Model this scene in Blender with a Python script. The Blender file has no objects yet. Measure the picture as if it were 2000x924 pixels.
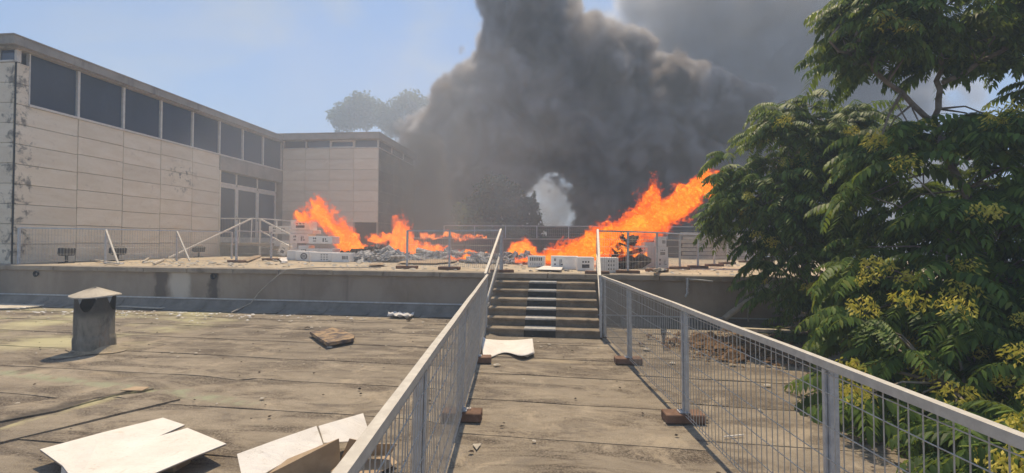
import bpy, bmesh, math, random
import numpy as np
from mathutils import Vector, Matrix, noise

random.seed(7)
rng = np.random.default_rng(7)
S = bpy.context.scene
COL = S.collection
rad = math.radians

# ------------------------------------------------------------------ camera, sky, sun, exposure
YAW, PITCH, ROLL, FPX = 6.1, 0.64, 0.49, 890.0
CAM = Vector((0, 0, 1.74))
ROT = Matrix.Rotation(rad(YAW), 3, 'Z') @ Matrix.Rotation(rad(90 + PITCH), 3, 'X') @ Matrix.Rotation(rad(ROLL), 3, 'Z')
cam = bpy.data.cameras.new('camera')
cam.sensor_width = 36.0
cam.lens = FPX / 2000 * 36
cam.clip_start = 0.05
cam.clip_end = 2000
camo = bpy.data.objects.new('camera', cam)
COL.objects.link(camo)
camo.matrix_world = Matrix.Translation(CAM) @ ROT.to_4x4()
S.camera = camo

SUN_AZ, SUN_EL = 6.0, 66.0          # azimuth in degrees left of +Y
SUN_POWER, SKY_POWER, EXPOSURE = 3.9, 0.097, 0.50
sun = bpy.data.lights.new('sun', 'SUN')
sun.energy = SUN_POWER
sun.angle = rad(0.6)
sun.color = (1.0, 0.81, 0.56)
suno = bpy.data.objects.new('sun', sun)
COL.objects.link(suno)
sd = Vector((-math.sin(rad(SUN_AZ)) * math.cos(rad(SUN_EL)), math.cos(rad(SUN_AZ)) * math.cos(rad(SUN_EL)), math.sin(rad(SUN_EL))))
suno.rotation_euler = (-sd).to_track_quat('-Z', 'Y').to_euler()
suno.location = (0, 0, 40)

S.view_settings.view_transform = 'Standard'
S.view_settings.look = 'None'
S.view_settings.exposure = EXPOSURE
S.view_settings.gamma = 1
cy = S.cycles
cy.volume_bounces = 3
cy.max_bounces = 8
cy.transparent_max_bounces = 16
cy.volume_max_steps = 512
cy.use_denoising = True


class NT:
    """short-hand for building node trees"""
    def __init__(s, tree):
        s.t = tree
        tree.nodes.clear()
    def n(s, typ, inp=None, **kw):
        d = s.t.nodes.new(typ)
        for k, v in kw.items():
            setattr(d, k, v)
        for k, v in (inp or {}).items():
            if isinstance(v, bpy.types.NodeSocket):
                s.t.links.new(v, d.inputs[k])
            else:
                d.inputs[k].default_value = v
        return d
    def m(s, op, *a, clamp=False):
        d = s.n('ShaderNodeMath', {i: v for i, v in enumerate(a)}, operation=op)
        d.use_clamp = clamp
        return d.outputs[0]
    def vm(s, op, *a):
        return s.n('ShaderNodeVectorMath', {i: v for i, v in enumerate(a)}, operation=op).outputs[0]
    def ramp(s, v, a, b, lo=0.0, hi=1.0, smooth=True):
        return s.n('ShaderNodeMapRange', {0: v, 1: a, 2: b, 3: lo, 4: hi}, interpolation_type='SMOOTHSTEP' if smooth else 'LINEAR').outputs[0]
    def mix(s, f, a, b, blend='MIX'):
        d = s.n('ShaderNodeMix', {0: f, 6: a, 7: b}, data_type='RGBA', blend_type=blend)
        return d.outputs[2]
    def noise(s, vec, scale, detail=4, rough=0.55, dist=0.0, out=0):
        return s.n('ShaderNodeTexNoise', {'Vector': vec, 'Scale': scale, 'Detail': detail, 'Roughness': rough, 'Distortion': dist}).outputs[out]
    def scale(s, vec, v):
        return s.n('ShaderNodeMapping', {'Vector': vec, 'Scale': v}).outputs[0]
    def pos(s):
        return s.n('ShaderNodeNewGeometry').outputs['Position']
    def obj(s):
        return s.n('ShaderNodeTexCoord').outputs['Object']
    def curve(s, v, pts):
        d = s.n('ShaderNodeFloatCurve', {1: v})
        c = d.mapping.curves[0]
        while len(c.points) < len(pts):
            c.points.new(0.5, 0.5)
        for p, q in zip(c.points, pts):
            p.location = q
            p.handle_type = 'AUTO_CLAMPED'
        d.mapping.update()
        return d.outputs[0]


def c4(c):
    return (c[0], c[1], c[2], 1.0)


W = bpy.data.worlds.new('World')
S.world = W
W.use_nodes = True
g = NT(W.node_tree)
sky = g.n('ShaderNodeTexSky', sky_type='NISHITA')
sky.sun_disc = False
sky.sun_elevation = rad(SUN_EL)
sky.sun_rotation = rad(-SUN_AZ)
sky.altitude = 50
sky.air_density = 1.0
sky.dust_density = 0.3
sky.ozone_density = 5.0
tc = g.n('ShaderNodeTexCoord').outputs['Generated']
w1 = g.noise(g.scale(tc, (1.0, 1.0, 1.8)), 2.6, 4, 0.5, 0.4)
veil = g.ramp(w1, 0.44, 0.66, 0.0, 0.65)
bw = g.n('ShaderNodeRGBToBW', {0: sky.outputs[0]}).outputs[0]
grey = g.vm('MULTIPLY', g.n('ShaderNodeCombineXYZ', {0: bw, 1: bw, 2: bw}).outputs[0], (1.30, 1.36, 1.42))
skyc = g.mix(veil, sky.outputs[0], grey)
bg = g.n('ShaderNodeBackground', {0: skyc, 1: SKY_POWER})
g.t.links.new(bg.outputs[0], g.n('ShaderNodeOutputWorld').inputs[0])


# ------------------------------------------------------------------ building helpers
ORG = {}


def at_z(u, v, z):
    r = ROT @ Vector(((u - 1000) / FPX, -(v - 462) / FPX, -1))
    return CAM + r * ((z - CAM.z) / r.z)


def at_y(u, v, y):
    r = ROT @ Vector(((u - 1000) / FPX, -(v - 462) / FPX, -1))
    return CAM + r * (y / r.y)


def thing(name, label, cat, loc, group=None, kind=None):
    o = bpy.data.objects.new(name, None)
    o.empty_display_size = 0.2
    COL.objects.link(o)
    o.location = loc
    ORG[o] = Vector(loc)
    tag(o, label, cat, group, kind)
    return o


def tag(o, label=None, cat=None, group=None, kind=None):
    if label: o['label'] = label
    if cat: o['category'] = cat
    if group: o['group'] = group
    if kind: o['kind'] = kind
    return o


def link(name, me, parent=None, loc=None, rot=None, mat=None):
    """place a mesh at a world location, as a part when a parent is given (things are never rotated)"""
    o = bpy.data.objects.new(name, me)
    COL.objects.link(o)
    w = Vector(loc) if loc is not None else (ORG[parent].copy() if parent else Vector((0, 0, 0)))
    ORG[o] = w
    if parent:
        o.parent = parent
        o.location = w - ORG[parent]
    else:
        o.location = w
    if rot is not None:
        o.rotation_euler = rot
    return o


class MB:
    def __init__(s):
        s.v, s.f, s.sm = [], [], []
    def add(s, vs, fs, smooth=False):
        b = len(s.v)
        s.v += [tuple(p) for p in vs]
        s.f += [tuple(b + i for i in q) for q in fs]
        s.sm += [smooth] * len(fs)
        return s
    def box(s, x0, x1, y0, y1, z0, z1, M=None):
        p = [Vector((x, y, z)) for z in (z0, z1) for x, y in ((x0, y0), (x1, y0), (x1, y1), (x0, y1))]
        if M is not None: p = [M @ q for q in p]
        return s.add(p, [(3, 2, 1, 0), (4, 5, 6, 7), (0, 1, 5, 4), (1, 2, 6, 5), (2, 3, 7, 6), (3, 0, 4, 7)])
    def cbox(s, x0, x1, y0, y1, z0, z1, c=0.01, M=None):
        """box with chamfered edges"""
        bm = bmesh.new()
        r = bmesh.ops.create_cube(bm, size=1)
        for q in r['verts']:
            q.co = Vector(((x0 + x1) / 2 + q.co.x * (x1 - x0), (y0 + y1) / 2 + q.co.y * (y1 - y0), (z0 + z1) / 2 + q.co.z * (z1 - z0)))
        bmesh.ops.bevel(bm, geom=bm.edges[:], offset=c, segments=1, affect='EDGES')
        bm.verts.index_update()
        vs = [(M @ q.co if M is not None else q.co.copy()) for q in bm.verts]
        s.add(vs, [[q.index for q in f.verts] for f in bm.faces])
        bm.free()
        return s
    def bar(s, a, b, w, h=None, up=(0, 0, 1)):
        """rectangular bar between two points"""
        a, b = Vector(a), Vector(b)
        h = w if h is None else h
        d = (b - a).normalized()
        u = Vector(up)
        if abs(d.dot(u)) > 0.98: u = Vector((0, 1, 0))
        x = d.cross(u).normalized() * (w / 2)
        y = x.cross(d).normalized() * (h / 2)
        p = [q + i * x + j * y for q in (a, b) for i, j in ((-1, -1), (1, -1), (1, 1), (-1, 1))]
        return s.add(p, [(3, 2, 1, 0), (4, 5, 6, 7), (0, 1, 5, 4), (1, 2, 6, 5), (2, 3, 7, 6), (3, 0, 4, 7)])
    def tube(s, pts, r, n=8, cap=True):
        pts = [Vector(p) for p in pts]
        rs = r if isinstance(r, (list, tuple)) else [r] * len(pts)
        vs, fs, prev = [], [], None
        for i, p in enumerate(pts):
            d = (pts[min(i + 1, len(pts) - 1)] - pts[max(i - 1, 0)]).normalized()
            if prev is None:
                u = Vector((0, 0, 1)) if abs(d.z) < 0.9 else Vector((1, 0, 0))
                x = d.cross(u).normalized()
            else:
                x = (prev - d * prev.dot(d)).normalized()
            prev = x
            y = d.cross(x)
            vs += [p + (x * math.cos(k * 2 * math.pi / n) + y * math.sin(k * 2 * math.pi / n)) * rs[i] for k in range(n)]
        for i in range(len(pts) - 1):
            for k in range(n):
                fs.append((i * n + k, i * n + (k + 1) % n, (i + 1) * n + (k + 1) % n, (i + 1) * n + k))
        s.add(vs, fs, True)
        if cap:
            s.add([vs[k] for k in range(n)], [tuple(range(n))[::-1]])
            s.add([vs[-n + k] for k in range(n)], [tuple(range(n))])
        return s
    def prism(s, poly, z0, z1):
        n = len(poly)
        vs = [(x, y, z0) for x, y in poly] + [(x, y, z1) for x, y in poly]
        return s.add(vs, [tuple(range(n))[::-1], tuple(range(n, 2 * n))] + [(i, (i + 1) % n, n + (i + 1) % n, n + i) for i in range(n)])
    def plate(s, poly3, t):
        """thin sheet from a closed 3-D outline, thickness t below it"""
        n = len(poly3)
        P = [Vector(p) for p in poly3]
        nor = Vector((0, 0, 0))
        for i in range(n):
            nor += P[i].cross(P[(i + 1) % n])
        nor.normalize()
        vs = P + [p - nor * t for p in P]
        return s.add(vs, [tuple(range(n)), tuple(range(n, 2 * n))[::-1]] + [(n + i, n + (i + 1) % n, (i + 1) % n, i) for i in range(n)])
    def grid(s, fn, nu, nv, smooth=True, flip=False):
        vs = [fn(i / nu, j / nv) for j in range(nv + 1) for i in range(nu + 1)]
        fs = [(j * (nu + 1) + i, j * (nu + 1) + i + 1, (j + 1) * (nu + 1) + i + 1, (j + 1) * (nu + 1) + i) for j in range(nv) for i in range(nu)]
        if flip: fs = [f[::-1] for f in fs]
        return s.add(vs, fs, smooth)
    def mesh(s, name, mat, org):
        me = bpy.data.meshes.new(name)
        me.from_pydata([(x - org[0], y - org[1], z - org[2]) for x, y, z in s.v], [], s.f)
        me.polygons.foreach_set('use_smooth', s.sm)
        me.materials.append(mat)
        me.update()
        return me
    def build(s, name, mat, parent=None, label=None, cat=None, group=None, kind=None):
        a = np.array(s.v)
        lo, hi = a.min(0), a.max(0)
        org = ORG[parent] if parent else Vector(((lo[0] + hi[0]) / 2, (lo[1] + hi[1]) / 2, lo[2]))
        o = link(name, s.mesh(name, mat, org), parent, org)
        return tag(o, label, cat, group, kind)


def new_mat(name):
    m = bpy.data.materials.new(name)
    m.use_nodes = True
    return m, NT(m.node_tree)


def finish(g, col, rough=0.8, bump=None, bstr=0.3, bdist=0.02, metal=0.0, spec=0.4, extra=None):
    b = g.n('ShaderNodeBsdfPrincipled', {'Base Color': col, 'Roughness': rough, 'Metallic': metal, 'Specular IOR Level': spec})
    if bump is not None:
        g.t.links.new(g.n('ShaderNodeBump', {'Height': bump, 'Strength': bstr, 'Distance': bdist}).outputs[0], b.inputs['Normal'])
    for k, v in (extra or {}).items():
        if isinstance(v, bpy.types.NodeSocket): g.t.links.new(v, b.inputs[k])
        else: b.inputs[k].default_value = v
    g.t.links.new(b.outputs[0], g.n('ShaderNodeOutputMaterial').inputs[0])
    return b


def plain(name, c1, c2, scale=6.0, rough=0.7, metal=0.0, bstr=0.15, vary=0.0, stretch=(1, 1, 1), spec=0.4, lo=0.35, hi=0.65):
    m, g = new_mat(name)
    p = g.scale(g.pos(), stretch)
    n = g.noise(p, scale, 6, 0.6)
    col = g.mix(g.ramp(n, lo, hi), c4(c1), c4(c2))
    if vary:
        r = g.n('ShaderNodeObjectInfo').outputs['Random']
        col = g.mix(1.0, col, g.n('ShaderNodeCombineColor', {i: g.ramp(r, 0, 1, 1 - vary, 1 + vary, False) for i in range(3)}).outputs[0], 'MULTIPLY')
    finish(g, col, rough, g.noise(p, scale * 6, 3), bstr, 0.01, metal, spec)
    return m


# ------------------------------------------------------------------ materials
def bitumen():
    m, g = new_mat('bitumen')
    p = g.pos()
    rnd = g.n('ShaderNodeObjectInfo').outputs['Random']
    big = g.noise(g.scale(p, (0.35, 0.8, 1)), 0.8, 5, 0.6, 0.4)
    shift = g.n('ShaderNodeCombineXYZ', {0: g.m('MULTIPLY', rnd, 40.0)}).outputs[0]
    streak = g.noise(g.vm('ADD', g.scale(p, (0.6, 2.0, 1)), shift), 1.2, 7, 0.72, 0.7)
    speck = g.noise(p, 55, 4, 0.8)
    grain = g.noise(p, 170, 2, 0.7)
    mid = g.noise(g.scale(p, (0.7, 1.6, 1)), 6, 5, 0.7, 0.3)
    col = g.mix(g.ramp(big, 0.30, 0.70), c4((0.265, 0.23, 0.18)), c4((0.40, 0.345, 0.265)))
    col = g.mix(g.ramp(mid, 0.42, 0.70, 0, 0.45), col, c4((0.20, 0.16, 0.115)))
    dark = g.m('MULTIPLY', g.ramp(streak, 0.44, 0.60), g.ramp(speck, 0.40, 0.56, 0.15, 1.0))
    col = g.mix(dark, col, c4((0.070, 0.056, 0.046)))
    col = g.mix(g.ramp(grain, 0.42, 0.66, 0.0, 0.7), col, c4((0.13, 0.105, 0.08)))
    blot = g.noise(p, 1.9, 7, 0.75, 0.8)
    col = g.mix(g.ramp(blot, 0.52, 0.70, 0, 0.6), col, c4((0.15, 0.13, 0.11)))
    col = g.mix(g.ramp(blot, 0.46, 0.34, 0, 0.5), col, c4((0.44, 0.37, 0.275)))
    pale = g.noise(g.vm('ADD', g.scale(p, (0.4, 1.1, 1)), shift), 1.0, 4, 0.6)
    col = g.mix(g.ramp(pale, 0.60, 0.78, 0, 0.5), col, c4((0.52, 0.42, 0.27)))
    # pale lichen-green tide marks round the drain channel and the vent
    sx = g.n('ShaderNodeSeparateXYZ', {0: p})
    d1 = g.m('ABSOLUTE', g.m('SUBTRACT', sx.outputs[1], g.m('ADD', 4.75, g.m('MULTIPLY', g.m('ADD', sx.outputs[0], 5.0), -0.16))))
    gm = g.m('MULTIPLY', g.ramp(d1, 0.02, 0.14, 1, 0), g.ramp(sx.outputs[0], -3.4, -3.0, 1, 0))
    gm = g.m('MULTIPLY', gm, g.ramp(g.noise(p, 4, 4, 0.65), 0.40, 0.60))
    gm2 = g.m('MULTIPLY', g.ramp(g.noise(g.scale(p, (0.4, 1.0, 1)), 1.3, 4, 0.6), 0.42, 0.66), g.m('MULTIPLY', g.ramp(sx.outputs[0], -6.2, -7.2, 0, 0.75), g.ramp(sx.outputs[1], 5.6, 6.6)))
    col = g.mix(g.m('MULTIPLY', gm, 0.7), col, c4((0.30, 0.33, 0.22)))
    col = g.mix(gm2, col, c4((0.52, 0.49, 0.29)))
    dr = g.m('SUBTRACT', sx.outputs[0], g.m('ADD', -5.05, g.m('MULTIPLY', g.m('SUBTRACT', sx.outputs[1], 3.72), 0.30)))
    dr = g.m('ADD', dr, g.m('MULTIPLY', g.m('SUBTRACT', g.noise(p, 3, 3), 0.5), 0.18))
    rng_ = g.m('MULTIPLY', g.ramp(sx.outputs[1], 5.0, 4.5), g.ramp(sx.outputs[0], -6.5, -5.6))
    band = g.m('MULTIPLY', g.m('MULTIPLY', g.ramp(dr, -0.16, -0.02), g.ramp(dr, 0.10, 0.02)), rng_)
    col = g.mix(g.m('MULTIPLY', band, 0.8), col, c4((0.075, 0.065, 0.055)))
    band2 = g.m('MULTIPLY', g.m('MULTIPLY', g.ramp(dr, 0.05, 0.10), g.ramp(dr, 0.30, 0.15)), rng_)
    col = g.mix(g.m('MULTIPLY', g.m('MULTIPLY', band2, g.ramp(g.noise(p, 6, 4, 0.6), 0.35, 0.6)), 0.75), col, c4((0.46, 0.42, 0.24)))
    h = g.m('ADD', g.m('MULTIPLY', speck, 0.5), g.m('MULTIPLY', g.noise(g.scale(p, (1, 1.6, 1)), 5, 5, 0.6), 1.0))
    finish(g, col, 0.95, h, 0.5, 0.018, spec=0.2)
    return m


def concrete(name, c1, c2, cd, scale=1.6, rough=0.9, vertical=False, bstr=0.4, amount=0.7):
    m, g = new_mat(name)
    p = g.pos()
    n = g.noise(p, scale, 6, 0.62, 0.3)
    col = g.mix(g.ramp(n, 0.32, 0.68), c4(c1), c4(c2))
    st = g.noise(g.scale(p, (1.0, 1.0, 0.16 if vertical else 1.0)), 2.2, 5, 0.65, 0.2)
    col = g.mix(g.ramp(st, 0.54, 0.74, 0, amount), col, c4(cd))
    col = g.mix(g.ramp(g.noise(p, 70, 3, 0.7), 0.4, 0.8, 0, 0.45), col, c4(cd))
    h = g.m('ADD', g.noise(p, 60, 3, 0.6), g.m('MULTIPLY', g.noise(p, 7, 5, 0.6), 1.2))
    finish(g, col, rough, h, bstr, 0.015, spec=0.25)
    return m


def wall_concrete():
    m, g = new_mat('retaining_concrete')
    p = g.pos()
    n = g.noise(g.scale(p, (1, 1, 0.6)), 1.3, 6, 0.62, 0.3)
    col = g.mix(g.ramp(n, 0.32, 0.68), c4((0.27, 0.225, 0.175)), c4((0.36, 0.31, 0.25)))
    st = g.noise(g.scale(p, (1.6, 1.0, 0.10)), 1.6, 5, 0.7)
    col = g.mix(g.ramp(st, 0.55, 0.75, 0, 0.6), col, c4((0.15, 0.125, 0.105)))
    sx = g.n('ShaderNodeSeparateXYZ', {0: p})
    wob = g.m('ADD', sx.outputs[0], g.m('MULTIPLY', g.m('SUBTRACT', g.noise(g.scale(p, (1, 1, 0.5)), 4, 3), 0.5), 0.5))
    for cx, w, colr, a in ((-9.55, 0.20, (0.10, 0.085, 0.075), 0.75), (-9.05, 0.38, (0.62, 0.58, 0.50), 0.8), (-8.15, 0.20, (0.075, 0.065, 0.06), 0.85)):
        d = g.m('ABSOLUTE', g.m('SUBTRACT', wob, cx))
        col = g.mix(g.m('MULTIPLY', g.ramp(d, w * 0.3, w, 1, 0), a), col, c4(colr))
    h = g.m('ADD', g.noise(p, 60, 3, 0.6), g.m('MULTIPLY', g.noise(p, 6, 5, 0.6), 1.5))
    finish(g, col, 0.92, h, 0.4, 0.015, spec=0.2)
    return m


def travertine():
    m, g = new_mat('travertine')
    p = g.pos()
    rnd = g.n('ShaderNodeObjectInfo').outputs['Random']
    off = g.n('ShaderNodeCombineXYZ', {0: g.m('MULTIPLY', rnd, 31.0), 2: g.m('MULTIPLY', rnd, 17.0)}).outputs[0]
    q = g.vm('ADD', p, off)
    n = g.noise(g.scale(q, (0.8, 0.8, 3.0)), 1.6, 6, 0.6, 0.3)
    col = g.mix(g.ramp(n, 0.3, 0.7), c4((0.74, 0.645, 0.495)), c4((0.82, 0.74, 0.60)))
    col = g.mix(g.ramp(g.noise(q, 9, 5, 0.7), 0.56, 0.74, 0, 0.4), col, c4((0.40, 0.34, 0.27)))
    tint = g.ramp(rnd, 0, 1, 0.93, 1.04, False)
    col = g.mix(1.0, col, g.n('ShaderNodeCombineColor', {i: tint for i in range(3)}).outputs[0], 'MULTIPLY')
    # black mould, mostly down the corner nearest the roof
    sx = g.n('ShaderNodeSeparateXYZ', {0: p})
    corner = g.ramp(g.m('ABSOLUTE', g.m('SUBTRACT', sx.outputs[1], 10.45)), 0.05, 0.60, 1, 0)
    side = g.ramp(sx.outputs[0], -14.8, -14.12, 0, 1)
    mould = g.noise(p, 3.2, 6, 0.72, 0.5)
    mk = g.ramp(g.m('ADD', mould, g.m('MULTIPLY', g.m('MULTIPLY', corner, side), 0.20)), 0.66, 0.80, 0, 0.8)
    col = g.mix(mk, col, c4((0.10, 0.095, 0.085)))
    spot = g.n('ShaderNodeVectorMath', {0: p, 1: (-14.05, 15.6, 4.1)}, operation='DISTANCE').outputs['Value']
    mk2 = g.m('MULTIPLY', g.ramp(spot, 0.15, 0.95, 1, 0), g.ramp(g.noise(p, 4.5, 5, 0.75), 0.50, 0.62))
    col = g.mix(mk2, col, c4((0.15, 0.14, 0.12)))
    finish(g, col, 0.75, g.noise(q, 30, 4, 0.7), 0.15, 0.01, spec=0.3)
    return m


def glass_dark(name='dark_glass', c=(0.022, 0.034, 0.062)):
    m, g = new_mat(name)
    p = g.pos()
    r = g.n('ShaderNodeObjectInfo').outputs['Random']
    n = g.noise(g.scale(p, (1, 1, 0.6)), 1.6, 5, 0.65, 0.5)
    col = g.mix(g.ramp(g.m('ADD', g.m('MULTIPLY', r, 0.5), g.m('MULTIPLY', n, 0.5)), 0.2, 0.8), c4(c), c4([k * 2.0 for k in c]))
    col = g.mix(g.ramp(g.noise(p, 8, 5, 0.7), 0.62, 0.8, 0, 0.3), col, c4((0.25, 0.25, 0.24)))
    finish(g, col, g.ramp(n, 0.3, 0.7, 0.06, 0.2), g.noise(p, 0.7, 2), 0.06, 0.08, spec=0.7)
    return m


def galvanised(name, c1, c2, rough=0.5, metal=0.35):
    m, g = new_mat(name)
    p = g.pos()
    n = g.noise(p, 18, 5, 0.65)
    col = g.mix(g.ramp(n, 0.35, 0.7), c4(c1), c4(c2))
    rust = g.ramp(g.noise(p, 5, 6, 0.75), 0.66, 0.80, 0, 0.7)
    col = g.mix(rust, col, c4((0.20, 0.11, 0.06)))
    finish(g, col, rough, g.noise(p, 90, 2), 0.1, 0.004, metal)
    return m


def chimney_mat():
    m, g = new_mat('vent_sheet')
    p = g.pos()
    o = g.obj()
    s = g.n('ShaderNodeSeparateXYZ', {0: o})
    n = g.noise(g.scale(o, (1, 1, 0.35)), 5, 6, 0.7, 0.4)
    col = g.mix(g.ramp(n, 0.35, 0.65), c4((0.105, 0.10, 0.082)), c4((0.27, 0.25, 0.205)))
    rust = g.m('MULTIPLY', g.ramp(g.noise(g.scale(o, (3, 3, 0.4)), 4, 5, 0.7), 0.54, 0.72), g.ramp(s.outputs[0], 0.08, 0.30, 0, 0.8))
    col = g.mix(rust, col, c4((0.24, 0.11, 0.05)))
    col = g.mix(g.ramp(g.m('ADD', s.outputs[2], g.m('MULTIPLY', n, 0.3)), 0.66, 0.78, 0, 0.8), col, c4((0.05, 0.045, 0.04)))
    finish(g, col, 0.8, g.noise(o, 25, 4, 0.6), 0.3, 0.01)
    return m


def leaf_mat(name, a, b, c):
    m, g = new_mat(name)
    r = g.n('ShaderNodeNewGeometry').outputs['Random Per Island']
    o = g.n('ShaderNodeObjectInfo').outputs['Random']
    n = g.noise(g.pos(), 1.1, 3, 0.5)
    col = g.mix(g.ramp(g.m('ADD', g.m('MULTIPLY', r, 0.6), g.m('MULTIPLY', n, 0.6)), 0.25, 0.85), c4(a), c4(b))
    col = g.mix(g.ramp(r, 0.90, 1.0, 0, 0.7), col, c4(c))
    b_ = g.n('ShaderNodeBsdfPrincipled', {'Base Color': col, 'Roughness': 0.52, 'Specular IOR Level': 0.28})
    t = g.n('ShaderNodeBsdfTranslucent', {0: g.mix(0.5, col, c4((0.24, 0.28, 0.04)))})
    mx = g.n('ShaderNodeMixShader', {0: 0.42, 1: b_.outputs[0], 2: t.outputs[0]})
    g.t.links.new(mx.outputs[0], g.n('ShaderNodeOutputMaterial').inputs[0])
    return m


M = {}
M['bitumen'] = bitumen()
M['under'] = plain('roof_core', (0.10, 0.085, 0.07), (0.14, 0.12, 0.10))
M['flash'] = concrete('bitumen_flashing', (0.20, 0.185, 0.16), (0.29, 0.27, 0.235), (0.10, 0.095, 0.09), 2.5, bstr=0.3)
M['terrace'] = concrete('terrace_screed', (0.46, 0.38, 0.27), (0.58, 0.49, 0.36), (0.27, 0.215, 0.15), 0.9)
M['coping'] = concrete('coping_concrete', (0.30, 0.255, 0.20), (0.42, 0.36, 0.28), (0.14, 0.115, 0.09), 2.0)
M['wall'] = wall_concrete()
M['step'] = concrete('step_concrete', (0.20, 0.165, 0.125), (0.36, 0.295, 0.215), (0.085, 0.07, 0.055), 3.0, amount=0.85)
M['black'] = plain('black_riser', (0.018, 0.018, 0.018), (0.04, 0.036, 0.032), 9, 0.7)
M['tread'] = plain('grey_tread', (0.33, 0.32, 0.30), (0.46, 0.44, 0.41), 14, 0.6)
M['stone'] = travertine()
M['shade_stone'] = plain('stone_coloured_as_shade', (0.055, 0.050, 0.047), (0.13, 0.115, 0.10), 1.2, 0.9)  # shade and dark smoke over the wing's side put into the stone colour
M['joint'] = plain('joint_mortar', (0.36, 0.32, 0.26), (0.44, 0.40, 0.33))
M['fascia'] = concrete('fascia_concrete', (0.30, 0.28, 0.245), (0.41, 0.38, 0.335), (0.13, 0.12, 0.105), 1.4, vertical=True, amount=0.8)
M['beam'] = concrete('beam_concrete', (0.34, 0.31, 0.265), (0.44, 0.40, 0.35), (0.15, 0.135, 0.12), 2.0, vertical=True)
M['glass'] = glass_dark()
M['frame'] = plain('white_frame', (0.60, 0.57, 0.52), (0.70, 0.67, 0.61), 8, 0.6)
M['galv'] = galvanised('galvanised_steel', (0.46, 0.48, 0.50), (0.60, 0.62, 0.63))
M['wire'] = galvanised('galvanised_wire', (0.44, 0.425, 0.39), (0.56, 0.54, 0.49), 0.5, 0.25)
M['rail'] = galvanised('weathered_rail', (0.50, 0.47, 0.415), (0.60, 0.57, 0.505), 0.6, 0.1)
M['foot'] = plain('rust_brown_block', (0.15, 0.085, 0.055), (0.24, 0.145, 0.10), 7, 0.85, vary=0.15)
def card_mat():
    m, g = new_mat('white_card')
    p = g.pos()
    n = g.noise(p, 3.0, 5, 0.6)
    col = g.mix(g.ramp(n, 0.3, 0.7), c4((0.70, 0.66, 0.60)), c4((0.80, 0.765, 0.71)))
    col = g.mix(g.ramp(g.noise(p, 7, 6, 0.75, 0.6), 0.56, 0.74, 0, 0.55), col, c4((0.46, 0.38, 0.28)))
    col = g.mix(g.ramp(g.noise(p, 60, 3, 0.7), 0.60, 0.72, 0, 0.5), col, c4((0.36, 0.30, 0.23)))
    finish(g, col, 0.75, g.noise(g.scale(p, (1, 2.5, 1)), 2.2, 4, 0.55, 0.8), 0.35, 0.05, spec=0.3)
    return m


M['card'] = card_mat()
M['kraft'] = plain('kraft_card', (0.36, 0.26, 0.165), (0.46, 0.345, 0.225), 6, 0.85)
M['carton'] = plain('carton_white', (0.74, 0.73, 0.70), (0.84, 0.83, 0.80), 4, 0.6, vary=0.06, bstr=0.05)
M['print'] = plain('black_print', (0.04, 0.04, 0.045), (0.14, 0.14, 0.14), 20, 0.6)
M['cap'] = plain('vent_cap', (0.42, 0.37, 0.29), (0.54, 0.48, 0.385), 5, 0.7)
M['vent'] = chimney_mat()
M['dark'] = plain('plain_black', (0.012, 0.012, 0.012), (0.03, 0.028, 0.026), 6, 0.9)  # plain black for openings, gaps, duct lining and hut door
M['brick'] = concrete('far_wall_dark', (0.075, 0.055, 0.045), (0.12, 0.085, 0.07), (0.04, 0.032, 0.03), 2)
M['lamp'] = plain('lamp_black', (0.02, 0.021, 0.023), (0.04, 0.04, 0.043), 9, 0.5)
M['pipe'] = plain('pipe_grey', (0.36, 0.32, 0.265), (0.48, 0.43, 0.36), 6, 0.7)
M['zinc'] = galvanised('zinc_pipe', (0.50, 0.50, 0.48), (0.62, 0.61, 0.58), 0.5, 0.2)
M['ash'] = plain('ash_grey', (0.20, 0.19, 0.18), (0.60, 0.58, 0.55), 9, 0.95, bstr=0.5)
M['char'] = plain('charred', (0.012, 0.010, 0.009), (0.07, 0.045, 0.03), 10, 0.9, bstr=0.6)
M['litter'] = plain('dry_litter', (0.10, 0.055, 0.025), (0.27, 0.165, 0.085), 30, 0.9)
M['board'] = plain('scorched_board', (0.09, 0.075, 0.075), (0.40, 0.28, 0.16), 7, 0.9, bstr=0.5)
M['rag'] = plain('grey_rag', (0.56, 0.55, 0.53), (0.74, 0.72, 0.69), 8, 0.9)
M['plank'] = plain('pale_plank', (0.42, 0.38, 0.31), (0.60, 0.55, 0.46), 7, 0.85, vary=0.2)
M['bark'] = plain('grey_bark', (0.17, 0.135, 0.10), (0.30, 0.25, 0.20), 9, 0.9, bstr=0.5)
M['leaf'] = leaf_mat('tree_leaf', (0.028, 0.070, 0.012), (0.155, 0.25, 0.042), (0.30, 0.32, 0.07))
M['seed'] = leaf_mat('seed_wing', (0.58, 0.53, 0.07), (0.76, 0.64, 0.12), (0.45, 0.22, 0.07))
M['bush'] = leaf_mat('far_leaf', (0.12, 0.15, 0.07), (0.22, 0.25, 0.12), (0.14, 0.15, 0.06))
M['pine'] = leaf_mat('pine_needle', (0.03, 0.05, 0.022), (0.055, 0.085, 0.035), (0.08, 0.10, 0.045))
M['earth'] = plain('earth', (0.12, 0.10, 0.07), (0.19, 0.16, 0.11), 0.4, 0.95)

# ------------------------------------------------------------------ ground, lower roof, terrace
gr = MB().grid(lambda u, v: (-300 + 600 * u, -300 + 600 * v, -4.0), 8, 8).build('ground', M['earth'], kind='structure')

roof = MB().box(-26, 4.55, -6, 9.99, -3.98, -0.06).build('lower_roof', M['under'], kind='structure')


def wob(x, y, s=1.0, k=0.0):
    return noise.noise(Vector((x * s, y * s, k)))


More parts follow.
